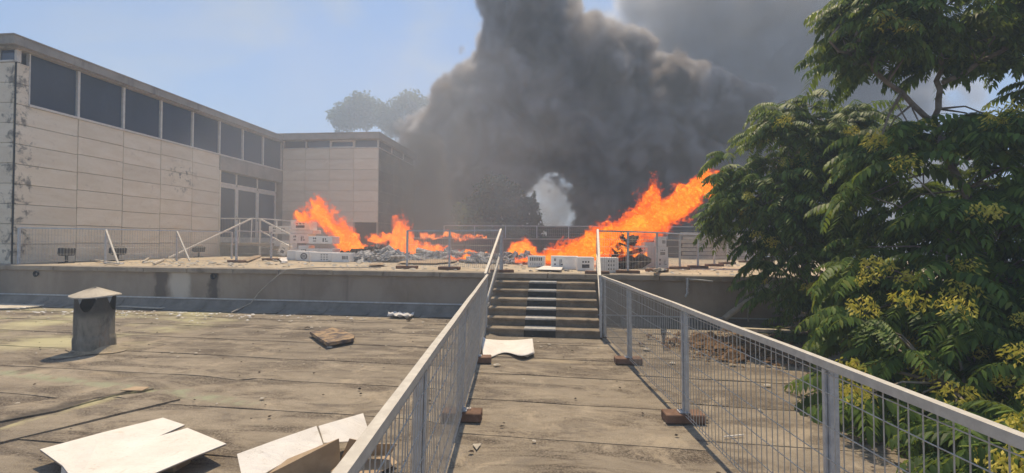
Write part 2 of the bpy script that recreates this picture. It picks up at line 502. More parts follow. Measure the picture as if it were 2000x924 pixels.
def roof_z(x, y):
    z = 0.010 * max(0.0, y - 2) if x < -1.3 else 0.0
    if x < -1.3:                                     # shallow swale left of the walkway
        t = y - (4.66 - 0.75 * (x + 4.3) * (1 if x > -4.3 else -1.0) * 0) - (x + 4.2) * 0.62
        z += 0.035 * math.exp(-(t / 0.16) ** 2) * (1 if x < -3.75 else max(0, 1 - (x + 3.75) * 3)) - 0.03 * math.exp(-((t - 0.38) / 0.22) ** 2) * (1 if x < -3.75 else 0)
    return z + 0.008 * wob(x, y, 0.7) + 0.003 * wob(x, y, 2.7, 3)


def fence_x(side, y):
    """plan line of the two walkway fences (they run along the camera axis, not along the roof grid)"""
    xc = -0.47 if side < 0 else 1.68
    c, s = math.cos(rad(YAW)), math.sin(rad(YAW))
    d = (y - xc * s) / c
    return xc * c - d * s


def roof_sheet(xa, xb, y0, y1, seed, tilt=-0.07):
    """one strip of felt: its near edge laps over the strip in front; seams wander a little"""
    nx = max(6, int((xb(0.5) - xa(0.5)) / 0.22))
    ny = 7
    def fn(u, v):
        yb = y0 + (y1 - y0) * v
        x = xa(yb) + (xb(yb) - xa(yb)) * u
        y = yb + tilt * (x + 5) * 0.5
        y += 0.016 * wob(x, seed * 3.7, 0.9) if v == 0 else 0
        lap = 0.005 * (1 - v) ** 3
        curl = max(0.0, wob(x, seed, 1.7)) * 0.012 * (1 - v) ** 6
        return (x, y, roof_z(x, y) + 0.004 + lap + curl)
    b = MB().grid(fn, nx, ny)
    # a lip down the lapped edge so the step is real
    edge = [b.v[i] for i in range(nx + 1)]
    lip = [(x, y_ + 0.002, z - 0.03) for x, y_, z in edge]
    b.add(edge + lip, [(i + 1, i, nx + 1 + i, nx + 2 + i) for i in range(nx)])
    return b


seed = 0
# left field, strips about a metre wide in two or three lengths
y = -2.0
while y < 9.9:
    w = 0.93 + random.uniform(-0.05, 0.05)
    cuts = [-25.0, random.uniform(-13, -10.2), random.uniform(-7.6, -5.2), None]
    if y < 0.5: cuts = [-25.0, None]
    for a, b in zip(cuts[:-1], cuts[1:]):
        fa = (lambda yy, a=a: a)
        fb = (lambda yy, b=b: b) if b is not None else (lambda yy: fence_x(-1, yy) + 0.02)
        seed += 1
        roof_sheet(fa, fb, y, min(y + w + 0.07, 9.99), seed, -0.06).build('roof_sheet', M['bitumen'], roof)
    y += w
# walkway
y = -2.4
while y < 8.3:
    w = 0.93 + random.uniform(-0.06, 0.06)
    seed += 1
    roof_sheet(lambda yy: fence_x(-1, yy) + 0.02, lambda yy: fence_x(1, yy) - 0.01, y, min(y + w + 0.07, 8.5), seed, -0.08).build('roof_sheet', M['bitumen'], roof)
    y += w
y = -2.2
while y < 9.9:
    w = 0.95 + random.uniform(-0.05, 0.05)
    seed += 1
    roof_sheet(lambda yy: fence_x(1, yy) - 0.01, lambda yy: 4.55, y, min(y + w + 0.07, 9.99), seed, -0.09).build('roof_sheet', M['bitumen'], roof)
    y += w
# fill beside and behind the stair foot
roof_sheet(lambda yy: -3, lambda yy: 1.5, 8.45, 9.98, 99, 0).build('roof_sheet', M['bitumen'], roof)

# diagonal felt patches laid over the drain channel
for outline in ([(0, 866), (120, 838), (240, 808), (352, 782), (322, 769), (200, 793), (90, 815), (0, 838)],
                [(0, 826), (110, 806), (230, 778), (300, 757), (262, 749), (120, 775), (0, 800)]):
    pl = []
    for u, v in outline:
        q = at_z(u, v, 0.03)
        pl.append((q.x, q.y, roof_z(q.x, q.y) + 0.024))
    MB().plate(pl, 0.03).build('roof_patch', M['bitumen'], roof)

TZ = 1.04
ter = MB().box(-40, 16, 10.35, 23.6, -3.99, TZ)
terrace = ter.build('terrace', M['terrace'], kind='structure')

wall = thing('retaining_wall', 'stained concrete retaining wall between lower roof and upper terrace', 'wall', (-5, 10, 0))
MB().box(-40, 15.9, 10.0, 10.34, -3.99, TZ - 0.11).build('wall_face', M['wall'], wall)
x = -16.2
while x < 12:
    w = random.uniform(1.12, 1.35)
    b = MB()
    b.cbox(x + 0.006, x + w - 0.006, 9.93 + random.uniform(-0.006, 0.006), 10.37, TZ - 0.105, TZ + 0.012 + random.uniform(-0.004, 0.004), 0.012)
    b.build('coping_stone', M['coping'], wall)
    x += w
x = -16.0
k = 0
while x < 4.4:
    w = random.uniform(0.95, 1.25)
    if not (-1.42 < x + w / 2 < 0.74):
        x1 = min(x + w, 4.5)
        if x < -1.4 < x1: x1 = -1.41
        top = 0.30 if x < -1.4 else 0.15
        zb = 0.085 if x < -1.4 else 0.01
        prof = [(9.985, top), (9.95, top - 0.035), (9.86, zb + 0.07), (9.74, zb + 0.03), (9.58, zb)]
        b = MB()
        def fn(u, v, x=x, x1=x1, prof=prof):
            t = v * (len(prof) - 1); i = min(int(t), len(prof) - 2); f = t - i
            yy = prof[i][0] + (prof[i + 1][0] - prof[i][0]) * f; zz = prof[i][1] + (prof[i + 1][1] - prof[i][1]) * f
            xx = x + (x1 - x) * u
            return (xx, yy, zz + 0.012 * u + 0.012 * wob(xx, yy * 2, 3) * (0.4 + v))
        b.grid(fn, 8, 8, flip=True)
        b.box(x1 - 0.012, x1, 9.6, 9.97, zb - 0.02, zb + 0.03)
        b.build('flashing_sheet', M['flash'], wall)
    x += w
MB().box(-16, -1.42, 9.972, 9.999, 0.315, 0.345).build('flashing_strip', M['galv'], wall)
MB().box(0.75, 4.5, 9.972, 9.999, 0.165, 0.19).build('flashing_strip', M['galv'], wall)
MB().box(-15.0, -14.05, 9.86, 9.995, 0.1, TZ - 0.12).build('pier', M['flash'], wall)
for px_, pz in ((-8.15, 0.86), (-12.9, 0.84)):
    b = MB()
    n = 14
    ring = [(px_ + math.cos(t * 2 * math.pi / n) * r, 9.985 - d, pz + math.sin(t * 2 * math.pi / n) * r) for r, d in ((0.075, 0.03), (0.05, 0.03), (0.05, -0.04)) for t in range(n)]
    b.add(ring, [(i * n + t, i * n + (t + 1) % n, (i + 1) * n + (t + 1) % n, (i + 1) * n + t) for i in range(2) for t in range(n)], True)
    b.add(ring[2 * n:], [tuple(range(n))])
    b.build('drain_outlet', M['dark'], wall)

# ------------------------------------------------------------------ stairs
SX0, SX1, CX0, CX1 = -1.40, 0.72, -0.66, -0.08
st = thing('staircase', 'worn concrete steps with black and grey striped middle lane up to terrace', 'stairs', (-0.34, 9.1, 0))
RISE, RUN, Y0 = TZ / 7, 0.263, 8.36
for i in range(6):
    yf, z1 = Y0 + i * RUN, (i + 1) * RISE
    for (a, b_, nm) in ((SX0, CX0 - 0.002, 'step'), (CX1 + 0.002, SX1, 'step')):
        def blk(a, b_, yf, z1):
            m = MB()
            nx = 26
            prof = [(yf + RUN + 0.02, z1), (yf + 0.012, z1), (yf - 0.012, z1 - 0.012), (yf - 0.010, z1 - 0.045), (yf + 0.012, z1 - 0.055), (yf + 0.014, z1 - RISE - 0.01)]
            def fn(u, v):
                t = v * (len(prof) - 1); k = min(int(t + 1e-6), len(prof) - 2); f = t - k
                yy = prof[k][0] + (prof[k + 1][0] - prof[k][0]) * f; zz = prof[k][1] + (prof[k + 1][1] - prof[k][1]) * f
                xx = a + (b_ - a) * u
                w = wob(xx, yy * 3 + zz * 5, 6, i)
                chip = max(0, wob(xx, i * 2.3, 5) - 0.25) * 0.05 if 0.15 < v < 0.65 else 0
                if i == 2 and a < -1 and xx > CX0 - 0.2 and 0.15 < v < 0.9: chip += 0.035 * (xx - CX0 + 0.2) / 0.2
                return (xx, yy + 0.004 * w + chip, zz + 0.003 * w - chip * 0.5)
            m.grid(fn, nx, 5, smooth=False, flip=True)
            zb = z1 - RISE - 0.01
            m.add([(a, prof[0][0], z1), (a, yf + 0.012, z1), (a, yf + 0.012, zb), (a, prof[0][0], zb)], [(0, 1, 2, 3)])
            m.add([(b_, prof[0][0], z1), (b_, yf + 0.012, z1), (b_, yf + 0.012, zb), (b_, prof[0][0], zb)], [(3, 2, 1, 0)])
            return m
        blk(a, b_, yf, z1).build(nm, M['step'], st)
    MB().box(CX0, CX1, yf + 0.002, yf + 0.03, z1 - RISE - 0.01, z1 - 0.03).build('riser', M['black'], st)
    MB().cbox(CX0, CX1, yf - 0.016, yf + RUN + 0.001, z1 - 0.03, z1 + 0.004, 0.004).build('tread', M['tread'], st)
    nb = MB()
    for k in range(20):
        xx = CX0 + 0.02 + k * 0.0285
        nb.box(xx, xx + 0.013, yf + RUN - 0.035, yf + RUN - 0.01, z1 + 0.004, z1 + 0.010)
    nb.build('grip_strip', M['galv'], st)
MB().box(SX0, SX1, 8.42, 9.99, -0.04, 0.10).build('base', M['step'], st)
MB().box(SX0 + 0.003, SX1 - 0.003, Y0 + 6 * RUN + 0.01, 9.995, -0.03, TZ - 0.14).build('top_riser', M['step'], st)

# ------------------------------------------------------------------ fences
VW = {}


def wire_mesh(h):
    if h not in VW:
        VW[h] = MB().tube([(0, 0, 0), (0, 0, h)], 0.0030, 5, False).mesh('vertical_wire', M['wire'], (0, 0, 0))
    return VW[h]


def walkway_fence(side, d0, d1, label):
    c, s = math.cos(rad(YAW)), math.sin(rad(YAW))
    xc = -0.47 if side < 0 else 1.68
    G = lambda d, off=0.0, z=0.0: Vector(((xc + off) * c - d * s, (xc + off) * s + d * c, z))
    lean = 0.022 if side < 0 else -0.02
    t = thing('walkway_fence', label, 'fence', G(4.2), 'galvanised fences along the roof walkway')
    RZ = 1.11
    b = MB()
    n = 14                                             # the rail is a square tube with a faint sag between posts
    for i in range(n):
        da, db = d0 + (d1 - d0) * i / n, d0 + (d1 - d0) * (i + 1) / n
        b.bar(G(da, lean, RZ + 0.003 * math.sin(da * 3)), G(db, lean, RZ + 0.003 * math.sin(db * 3)), 0.042, 0.042)
    b.build('top_rail', M['rail'], t)
    rot = (0, math.atan2(lean, 1.0), rad(YAW))
    nw = int((d1 - d0) / 0.0635)
    me = wire_mesh(1.02)
    for i in range(nw):
        d = d0 + 0.02 + i * 0.0635
        link('wire', me, t, G(d, 0.0, 0.075), (random.gauss(0, 0.003), rot[1] + random.gauss(0, 0.002), rot[2]))
    for z in (0.085, 0.115, 0.28, 0.45, 0.62, 0.79, 0.96, 1.06):
        off = lean * z / 1.1
        MB().tube([G(d0 + (d1 - d0) * i / 20, off - side * 0.0055, z + 0.003 * math.sin(i * 1.7 + z * 9)) for i in range(21)], 0.0032, 5, False).build('wire', M['wire'], t)
    for d in (0.35, 2.42, 4.45, 6.55, 8.32):
        if not d0 < d < d1: continue
        o = 0.03 * side
        MB().bar(G(d, o, 0.02), G(d, lean + o, RZ - 0.02), 0.045, 0.06, up=G(1) - G(0)).build('post', M['galv'], t)
        pm = MB()
        pm.bar(G(d, o - side * 0.032, 0.06), G(d, lean + o - side * 0.032, RZ - 0.03), 0.012, 0.022, up=G(1) - G(0))
        pm.build('clamp_bar', M['galv'], t)
        if d < 8.2:
            R = Matrix.Translation(G(d, 0, 0.012)) @ Matrix.Rotation(rad(YAW) + random.uniform(-0.06, 0.06), 4, 'Z')
            MB().cbox(-0.19, 0.19, -0.085, 0.085, 0, 0.085, 0.008, R).build('foot_block', M['foot'], t)
            nb = MB(); nb.cbox(-0.05, 0.05, -0.045, 0.045, 0.085, 0.097, 0.003, R)
            nb.build('foot_plate', M['galv'], t)
    return t


walkway_fence(-1, -1.6, 8.42, 'grey mesh fence with pale rail left of the walkway')
walkway_fence(1, -0.4, 8.42, 'grey mesh fence right of the walkway, in front of the tree')


def handrail(side, label):
    xb = SX0 + 0.02 if side < 0 else SX1 + 0.02
    xb0 = xb - 0.01 if side < 0 else xb - 0.03
    t = thing('stair_handrail', label, 'handrail', (xb, 9.1, 0.5), 'handrails beside the terrace steps')
    a, b = Vector((xb0, 8.40, 1.12)), Vector((xb + 0.06, 10.05, 2.0))
    MB().bar(a, b, 0.045, 0.06).build('rail', M['rail'], t)
    a2, b2 = Vector((xb0 + 0.02, 8.40, 0.56)), Vector((xb + 0.05, 10.02, 1.46))
    MB().bar(a2, b2, 0.04, 0.055).build('rail', M['rail'], t)
    MB().bar((xb0 + 0.02, 8.40, 0.02), (xb0 + 0.02, 8.40, 1.12), 0.045).build('post', M['galv'], t)
    MB().bar((xb + 0.06, 10.06, TZ + 0.01), (xb + 0.06, 10.06, TZ + 0.96), 0.05).build('post', M['galv'], t)
    MB().cbox(xb + 0.03, xb + 0.09, 10.03, 10.09, TZ + 0.96, TZ + 0.985, 0.006).build('post_cap', M['lamp'], t)
    m = MB()
    for i in range(18):
        f = (i + 0.5) / 18
        p, q = a.lerp(b, f), a2.lerp(b2, f)
        m.tube([p - Vector((0, 0, 0.02)), q - Vector((0, 0, 0.25))], 0.0028, 4, False)
    m.build('mesh_infill', M['wire'], t)['kind'] = 'stuff'
    if side < 0:
        MB().cbox(xb - 0.05, xb + 0.07, 8.36, 8.44, 0.53, 0.60, 0.006).build('bracket', M['rail'], t)
    return t


handrail(-1, 'sloping pale handrail on the left side of the steps')
handrail(1, 'sloping pale handrail on the right side of the steps')


def mesh_fence(pts, label, group, h=0.95, props=(), z=TZ, feet=True, sag=0.0, gap=0.06):
    """a run of terrace fencing: posts, top rail, mesh infill, foot blocks, diagonal props"""
    P = [Vector((x, y, z)) for x, y in pts]
    t = thing('mesh_fence', label, 'fence', (P[0] + P[-1]) / 2, group)
    b = MB()
    for i in range(len(P) - 1):
        b.bar(P[i] + Vector((0, 0, h)), P[i + 1] + Vector((0, 0, h - (sag if i % 2 else 0))), 0.032, 0.032)
    b.build('top_rail', M['galv'], t)
    m = MB()
    for i in range(len(P) - 1):
        L = (P[i + 1] - P[i]).length
        nn = max(2, int(L / gap))
        for k in range(1, nn):
            q = P[i].lerp(P[i + 1], k / nn)
            m.tube([q + Vector((0, 0, 0.08)), q + Vector((0, 0, h - 0.01))], 0.0038, 3, False)
        for zz in (0.09, 0.26, 0.43, 0.60, 0.77):
            m.tube([P[i] + Vector((0, 0.004, zz)), P[i + 1] + Vector((0, 0.004, zz))], 0.0038, 3, False)
    m.build('mesh_infill', M['wire'], t)['kind'] = 'stuff'
    for i, p in enumerate(P):
        MB().bar(p + Vector((0, 0, 0.005)), p + Vector((0, 0, h)), 0.045).build('post', M['galv'], t)
        if feet:
            R = Matrix.Translation(p) @ Matrix.Rotation(random.uniform(-0.25, 0.25), 4, 'Z')
            MB().cbox(-0.26, 0.26, -0.1, 0.1, 0.004, 0.075, 0.008, R).build('foot_block', M['foot'], t)
        if i in props:
            MB().bar(p + Vector((0.02, -0.03, h - 0.02)), p + Vector((0.75, -0.35, 0.03)), 0.04).build('prop', M['rail'], t)
    return t


mesh_fence([(-3.81, 11.05), (-2.70, 10.92), (-1.30, 10.12)], 'low mesh fence on the terrace just left of the step head', 'mesh fences along the terrace edge')
mesh_fence([(0.80, 10.12), (1.51, 10.51), (2.33, 11.40), (3.16, 12.57), (3.81, 13.2), (4.68, 14.53), (5.6, 16.09), (6.8, 17.6), (8.2, 19.4)], 'mesh fence running back along the terrace right of the steps', 'mesh fences along the terrace edge')
mesh_fence([(-14.0, 10.42), (-12.62, 11.45), (-11.95, 13.08), (-11.5, 14.9)], 'long mesh fence with diagonal props before the stone wall', 'mesh fences along the terrace edge', 0.95, (1, 2), feet=False)
mesh_fence([(-9.67, 12.72), (-9.62, 14.3)], 'short mesh fence panel on the terrace left of the cartons', 'mesh fences along the terrace edge')

# ------------------------------------------------------------------ stone building
BX, BY0, MOD, ZR = -14.1, 10.36, 1.393, 7.0
YK = [10.51 + MOD * k for k in range(8)] + [21.69]
YK[0] = 10.40
SILL = 5.22
bd = thing('stone_building', 'pale stone clad building with dark strip windows and flat concrete roof', 'building', (-16, 16, TZ))
# solid core behind the cladding (recessed), so openings have depth
core = MB()
core.box(-40, BX - 0.06, BY0 + 0.06, YK[5], TZ - 0.02, SILL - 0.04)
core.box(-40, BX - 0.50, YK[5] + 0.001, 21.7, TZ - 0.02, SILL - 0.045)
core.box(-40, BX - 0.40, BY0 + 0.30, 27, SILL - 0.04, 6.72)
core.box(-39.9, -9.01, 21.76, 27.2, -3.95, 6.30)
core.box(-39.8, -9.20, 21.95, 27.1, 6.30, 6.72)
core.build('wall', M['joint'], bd)

rf = MB()
OV = 0.24
rf.box(-40, BX + OV, BY0 - OV, 21.4, 6.68, 6.90)
rf.box(-40.1, -9.0 + 0.14, 21.401, 27.4, 6.74, 7.015)
rf_o = rf.build('roof', M['fascia'], bd)
MB().box(-39.99, BX + OV + 0.03, BY0 - OV - 0.03, 21.35, 6.90, 6.93).build('roof_edge', M['beam'], rf_o)
MB().box(-39.95, -8.83, 21.372, 27.43, 7.0161, 7.056).build('roof_edge', M['beam'], rf_o)
MB().box(-39.97, BX + 0.14, BY0 - 0.10, 21.3, 6.635, 6.679).build('soffit', M['beam'], rf_o)


def panel(x0, x1, y0, y1, z0, z1):
    MB().cbox(x0, x1, y0, y1, z0, z1, 0.006).build('stone_panel', M['stone'], bd)


rows = 8
rh = (SILL - TZ) / rows
for k in range(5):
    for r in range(rows):
        d = random.uniform(0, 0.010)
        offs = 0.02 * (k % 2)
        z0 = TZ + r * rh + (offs if r else 0)
        z1 = TZ + (r + 1) * rh + (offs if r < rows - 1 else 0)
        panel(BX - 0.055, BX + d, YK[k] + 0.008 if k else BY0 + 0.012, YK[k + 1] - 0.008, z0 + 0.007, z1 - 0.007)
# narrow pier at the corner, above the sill
for r in range(2):
    panel(BX - 0.055, BX + 0.006, BY0 + 0.012, 10.64, SILL + 0.006 + r * 0.54, SILL + (r + 1) * 0.54 - 0.006)
# front face towards the camera
for k in range(4):
    xa = BX - 0.06 - k * 1.39
    for r in range(10):
        z0 = TZ + r * 0.5267
        panel(xa - 1.375, xa - 0.004, BY0 - 0.004, BY0 + 0.055 - random.uniform(0, 0.008), z0 + 0.006, z0 + 0.5267 - 0.006)
MB().box(BX - 0.048, BX - 0.006, BY0 + 0.0, BY0 + 0.05, TZ, 6.3).build('corner_joint', M['dark'], bd)


def window(frame_mb, panes, parent=bd, fm='frame'):
    f = frame_mb.build('window', M[fm], parent)
    for p in panes:
        MB().box(*p).build('pane', M['glass'], f)
    return f


# tall strip windows along the side: each bay a window with its pane
for k in range(8):
    a, b = (10.645 if k == 0 else YK[k]), YK[k + 1]
    m = MB()
    m.box(BX - 0.10, BX + 0.01, b - 0.032, b + 0.032, SILL + 0.065, 6.66)
    m.box(BX - 0.10, BX + 0.045, a + (0.033 if k else 0), b + 0.032, SILL, SILL + 0.06)
    if k == 0:
        m.box(BX - 0.10, BX + 0.005, a, a + 0.03, SILL + 0.065, 6.66)
    window(m, [(BX - 0.085, BX - 0.06, a + 0.034, b - 0.034, SILL + 0.062, 6.655)])
# front clerestory
m = MB()
m.box(BX - 0.06, BX + 0.005, BY0 - 0.005, BY0 + 0.10, 6.315, 6.64)
window(m, [])
for k in range(4):
    xa = BX - 0.07 - k * 1.39
    m = MB()
    w_ = 0.42 if k == 0 else 1.39
    m.box(xa - 1.39, xa, BY0 - 0.03, BY0 + 0.10, 6.31, 6.355)
    m.box(xa - 0.50, xa - 0.44, BY0 - 0.002, BY0 + 0.10, 6.356, 6.64) if k == 0 else m.box(xa - 0.06, xa, BY0 - 0.002, BY0 + 0.10, 6.356, 6.64)
    window(m, [(xa - 1.385, xa - 0.002, BY0 + 0.03, BY0 + 0.05, 6.357, 6.638)])

# entrance bay: beam, transoms, two doors, side light
MB().cbox(BX - 0.45, BX + 0.05, YK[5] + 0.004, 21.69, 4.62, SILL - 0.006, 0.012).build('beam', M['beam'], bd)
MB().box(BX - 0.48, BX + 0.012, YK[5] + 0.001, YK[5] + 0.09, TZ, 4.615).build('jamb', M['stone'], bd)
XB = BX - 0.30
for k in (5, 6, 7):
    a, b = YK[k] + (0.10 if k == 5 else 0.0), YK[k + 1] - (0 if k < 7 else 0.02)
    m = MB()
    m.box(XB - 0.05, XB + 0.05, b - 0.075, b, 4.16, 4.615)
    m.box(XB - 0.05, XB + 0.06, a, b - 0.0751, 4.06, 4.16)
    window(m, [(XB - 0.02, XB + 0.01, a, b - 0.076, 4.161, 4.612)])
    d = MB()
    z0 = 1.60
    d.box(XB - 0.05, XB + 0.05, a, a + 0.08, z0, 4.055)
    d.box(XB - 0.05, XB + 0.05, b - 0.10, b - 0.001, z0, 4.055)
    d.box(XB - 0.05, XB + 0.05, a + 0.081, b - 0.101, 3.95, 4.055)
    d.box(XB - 0.05, XB + 0.05, a + 0.081, b - 0.101, z0, z0 + 0.22)
    if k < 7:
        dd = d.build('door', M['frame'], bd)
        MB().box(XB - 0.02, XB + 0.01, a + 0.082, b - 0.102, z0 + 0.221, 3.949).build('pane', M['glass'], dd)
        MB().tube([(XB + 0.05, b - 0.05, 2.6), (XB + 0.10, b - 0.05, 2.6), (XB + 0.10, b - 0.05, 2.75), (XB + 0.05, b - 0.05, 2.75)], 0.012, 6).build('handle', M['lamp'], dd)
    else:
        window(d, [(XB - 0.02, XB + 0.01, a + 0.082, b - 0.102, z0 + 0.221, 3.949)])

# wing facing the camera
WX = [BX + 0.06, -12.84, -11.56, -10.28, -9.02]
WR = 10
wrh = (6.32 - TZ) / WR
for k in range(4):
    for r in range(WR):
        z0, z1 = TZ + r * wrh, TZ + (r + 1) * wrh
        if k == 3 and z1 < 3.0: continue
        panel(WX[k] + 0.006, WX[k + 1] - 0.006, 21.70 - random.uniform(0, 0.008), 21.755, z0 + 0.006, z1 - 0.006)
MB().box(-10.2, -9.1, 21.752, 21.758, TZ, 2.9).build('doorway', M['dark'], bd)  # flat black panel in place of an open recess
MB().box(-14.05, -8.97, 21.66, 21.80, 6.322, 6.37).build('sill', M['frame'], bd)
for k in range(4):
    a, b = WX[k], WX[k + 1]
    m = MB()
    m.box(a, a + 0.05, 21.71, 21.78, 6.371, 6.735)
    if k == 2:
        m.box(a + 0.051, b - 0.001, 21.69, 21.76, 6.371, 6.42); m.box(a + 0.051, b - 0.001, 21.69, 21.76, 6.66, 6.735)
        m.box(a + 0.051, a + 0.11, 21.69, 21.76, 6.421, 6.659); m.box(b - 0.06, b - 0.001, 21.69, 21.76, 6.421, 6.659)
    if k == 3:
        m.box(b - 0.05, b, 21.71, 21.78, 6.371, 6.735)
    window(m, [(a + 0.052, b - 0.051, 21.80, 21.82, 6.372, 6.734)])
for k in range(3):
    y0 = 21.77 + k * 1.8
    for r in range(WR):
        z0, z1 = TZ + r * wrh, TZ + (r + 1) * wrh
        MB().cbox(-9.055, -9.0 + random.uniform(0, 0.008), y0 + 0.006, y0 + 1.794, z0 + 0.006, z1 - 0.006, 0.006).build('stone_panel', M['shade_stone'], bd, label='stone panel coloured dark for shade and smoke')
    m = MB()
    m.box(-9.10, -9.02, y0 - 0.02, y0 + 0.04, 6.371, 6.735)
    m.box(-9.10, -8.97, y0 + 0.041, y0 + 1.78, 6.322, 6.37)
    window(m, [(-9.08, -9.06, y0 + 0.041, y0 + 1.77, 6.371, 6.734)])

# floodlights at the foot of the wall
for i, (u, v, tl) in enumerate(((130, 497, 0.1), (230, 497, 0.35), (388, 497, 0.25))):
    r = ROT @ Vector(((u - 1000) / FPX, -(v - 462) / FPX, -1))
    p = CAM + r * ((BX + 0.55) / r.x)
    lab = ('black floodlight on the terrace floor nearest the stone corner', 'black tilted floodlight behind the first fence prop', 'black floodlight at the wall foot near the entrance')[i]
    t = thing('floodlight', lab, 'floodlight', (p.x, p.y, TZ), 'floodlights along the foot of the stone wall')
    R = Matrix.Translation((p.x, p.y, TZ + 0.32)) @ Matrix.Rotation(rad(14 if i == 0 else -20), 4, 'Z') @ Matrix.Rotation(tl, 4, 'Y')
    MB().cbox(-0.10, 0.10, -0.2, 0.2, -0.11, 0.11, 0.03, R).build('housing', M['lamp'], t)
    m = MB(); m.bar((p.x, p.y, TZ + 0.02), (p.x, p.y, TZ + 0.24), 0.05)
    m.build('stem', M['lamp'], t)
    MB().cbox(p.x - 0.12, p.x + 0.12, p.y - 0.12, p.y + 0.12, TZ, TZ + 0.03, 0.005).build('base_plate', M['lamp'], t)

# entrance landing with steps and railings
ld = thing('entrance_landing', 'raised entrance landing with pale railings and open steps by the glass doors', 'landing', (-13.2, 19.3, TZ))
MB().box(BX + 0.06, -12.25, 17.50, 20.9, 1.48, 1.58).build('platform', M['coping'], ld)
for yy in (17.55, 19.2, 20.85):
    MB().bar((-12.3, yy, TZ), (-12.3, yy, 1.479), 0.06).build('leg', M['frame'], ld)
for i in range(4):
    MB().cbox(-12.24 + i * 0.30, -11.94 + i * 0.30 + 0.02, 17.6, 20.4, 1.44 - i * 0.13, 1.47 - i * 0.13, 0.004).build('step', M['coping'], ld)
m = MB()
m.bar((-14.0, 17.52, 2.60), (-12.28, 17.52, 2.60), 0.05); m.bar((-12.28, 17.50, 2.60), (-12.28, 17.52, 1.58), 0.05)
m.bar((-12.28, 17.52, 2.575), (-11.0, 17.55, 1.95), 0.055); m.bar((-12.28, 17.52, 2.1), (-11.0, 17.55, 1.45), 0.05); m.bar((-11.0, 17.55, 1.95), (-11.0, 17.55, TZ), 0.05)
m.bar((-13.2, 17.52, 2.575), (-13.2, 17.52, 1.58), 0.04)
m.build('railing', M['frame'], ld)
m = MB()
for i in range(26):
    m.tube([(-13.95 + i * 0.066, 17.52, 1.62), (-13.95 + i * 0.066, 17.52, 2.58)], 0.003, 3, False)
m.build('mesh_infill', M['wire'], ld)['kind'] = 'stuff'
m = MB()
m.bar((-12.6, 17.45, 2.60), (-12.6, 13.5, 1.12), 0.05)
m.bar((-12.6, 17.45, 2.60), (-12.45, 17.2, 1.6), 0.04)
m.build('diagonal_brace', M['frame'], ld)
m = MB()
m.bar((-12.28, 20.8, 2.6), (-12.28, 17.6, 2.6), 0.05)
for yy in (18.6, 19.7, 20.8): m.bar((-12.28, yy, 2.59), (-12.28, yy, 1.58), 0.05)
m.build('railing', M['frame'], ld)

# ------------------------------------------------------------------ roof vent
VX, VY = -6.95, 6.16
vz = roof_z(VX, VY)
ch = thing('roof_vent', 'rusty round sheet metal roof vent with pale conical cap', 'vent', (VX, VY, vz))
n = 48
b = MB()
def ventwall(u, v):
    a = u * 2 * math.pi
    top = 0.81 - 0.20 * max(0.0, math.cos(4 * (a + 1.17)) + 0.25) ** 0.55 / 1.13
    z = vz + 0.0 + top * v
    r = 0.235 + 0.010 * math.exp(-((v * top - 0.22) / 0.012) ** 2) + (0.014 if v * top < 0.21 else 0) + 0.006 * math.sin(3 * a + 4 * v)
    return (VX + r * math.cos(a), VY + r * math.sin(a), z)
b.grid(ventwall, n, 26, flip=True)
b.build('duct', M['vent'], ch)
MB().tube([(VX, VY, vz + 0.05), (VX, VY, vz + 0.56)], 0.222, 24).build('duct_lining', M['dark'], ch)
b = MB()
rings = [(0.0, 0.955), (0.15, 0.90), (0.298, 0.84), (0.302, 0.825), (0.29, 0.825), (0.0, 0.92)]
b.grid(lambda u, v: (VX + rings[int(round(v * 5))][0] * math.cos(u * 2 * math.pi), VY + rings[int(round(v * 5))][0] * math.sin(u * 2 * math.pi), vz + rings[int(round(v * 5))][1] + 0.012 * math.sin(u * 12.566 + 1)), 28, 5, smooth=False, flip=False)
b.build('cap', M['cap'], ch)
b = MB()
def skirt(u, v):
    a = u * 2 * math.pi
    r = 0.24 + v * 0.09 * (2.2 + 0.9 * math.cos(4 * a + 0.8) + 0.7 * math.sin(a * 3))
    x, yy = VX + r * math.cos(a), VY + r * math.sin(a) * 0.9
    return (x, yy, roof_z(x, yy) + 0.016 + 0.09 * (1 - v) ** 5)
b.grid(skirt, 36, 6)
b.build('flashing_skirt', M['bitumen'], ch)

# ------------------------------------------------------------------ loose sheets on the lower roof
def px_poly(pts, z, dz=0.0):
    return [at_z(u, v, z) for u, v in pts]


def sheet3(name, pts3, t, mat, under=None, **kw):
    b = MB().plate(pts3, t)
    return b.build(name, mat, **kw)


P = [(78, 879), (200, 846), (318, 817), (361, 831), (311, 853), (366, 837), (442, 868), (372, 896), (304, 925), (215, 962), (150, 948), (122, 911)]
Z = [0.13, 0.13, 0.13, 0.12, 0.12, 0.125, 0.15, 0.155, 0.16, 0.15, 0.12, 0.10]
big = thing('card_sheet', 'large flat white cardboard sheet with a slit at lower left', 'cardboard', tuple(at_z(260, 880, 0)))
pts3 = [at_z(u, v, z) for (u, v), z in zip(P, Z)]
MB().plate(pts3, 0.006).build('sheet', M['card'], big)
MB().plate([q - Vector((0, 0, 0.0075)) for q in pts3], 0.004).build('backing', M['kraft'], big)
e = [at_z(u, v, z) for u, v, z in ((122, 911, 0.095), (150, 948, 0.115), (160, 990, 0.03), (120, 930, 0.02))]
MB().plate(e, 0.005).build('flap', M['card'], big)
for (u, v) in ((300, 850), (200, 900), (330, 890)):
    q = at_z(u, v, 0.1)
    MB().cbox(q.x - 0.12, q.x + 0.12, q.y - 0.08, q.y + 0.08, 0.015, 0.11, 0.01).build('support', M['kraft'], big)

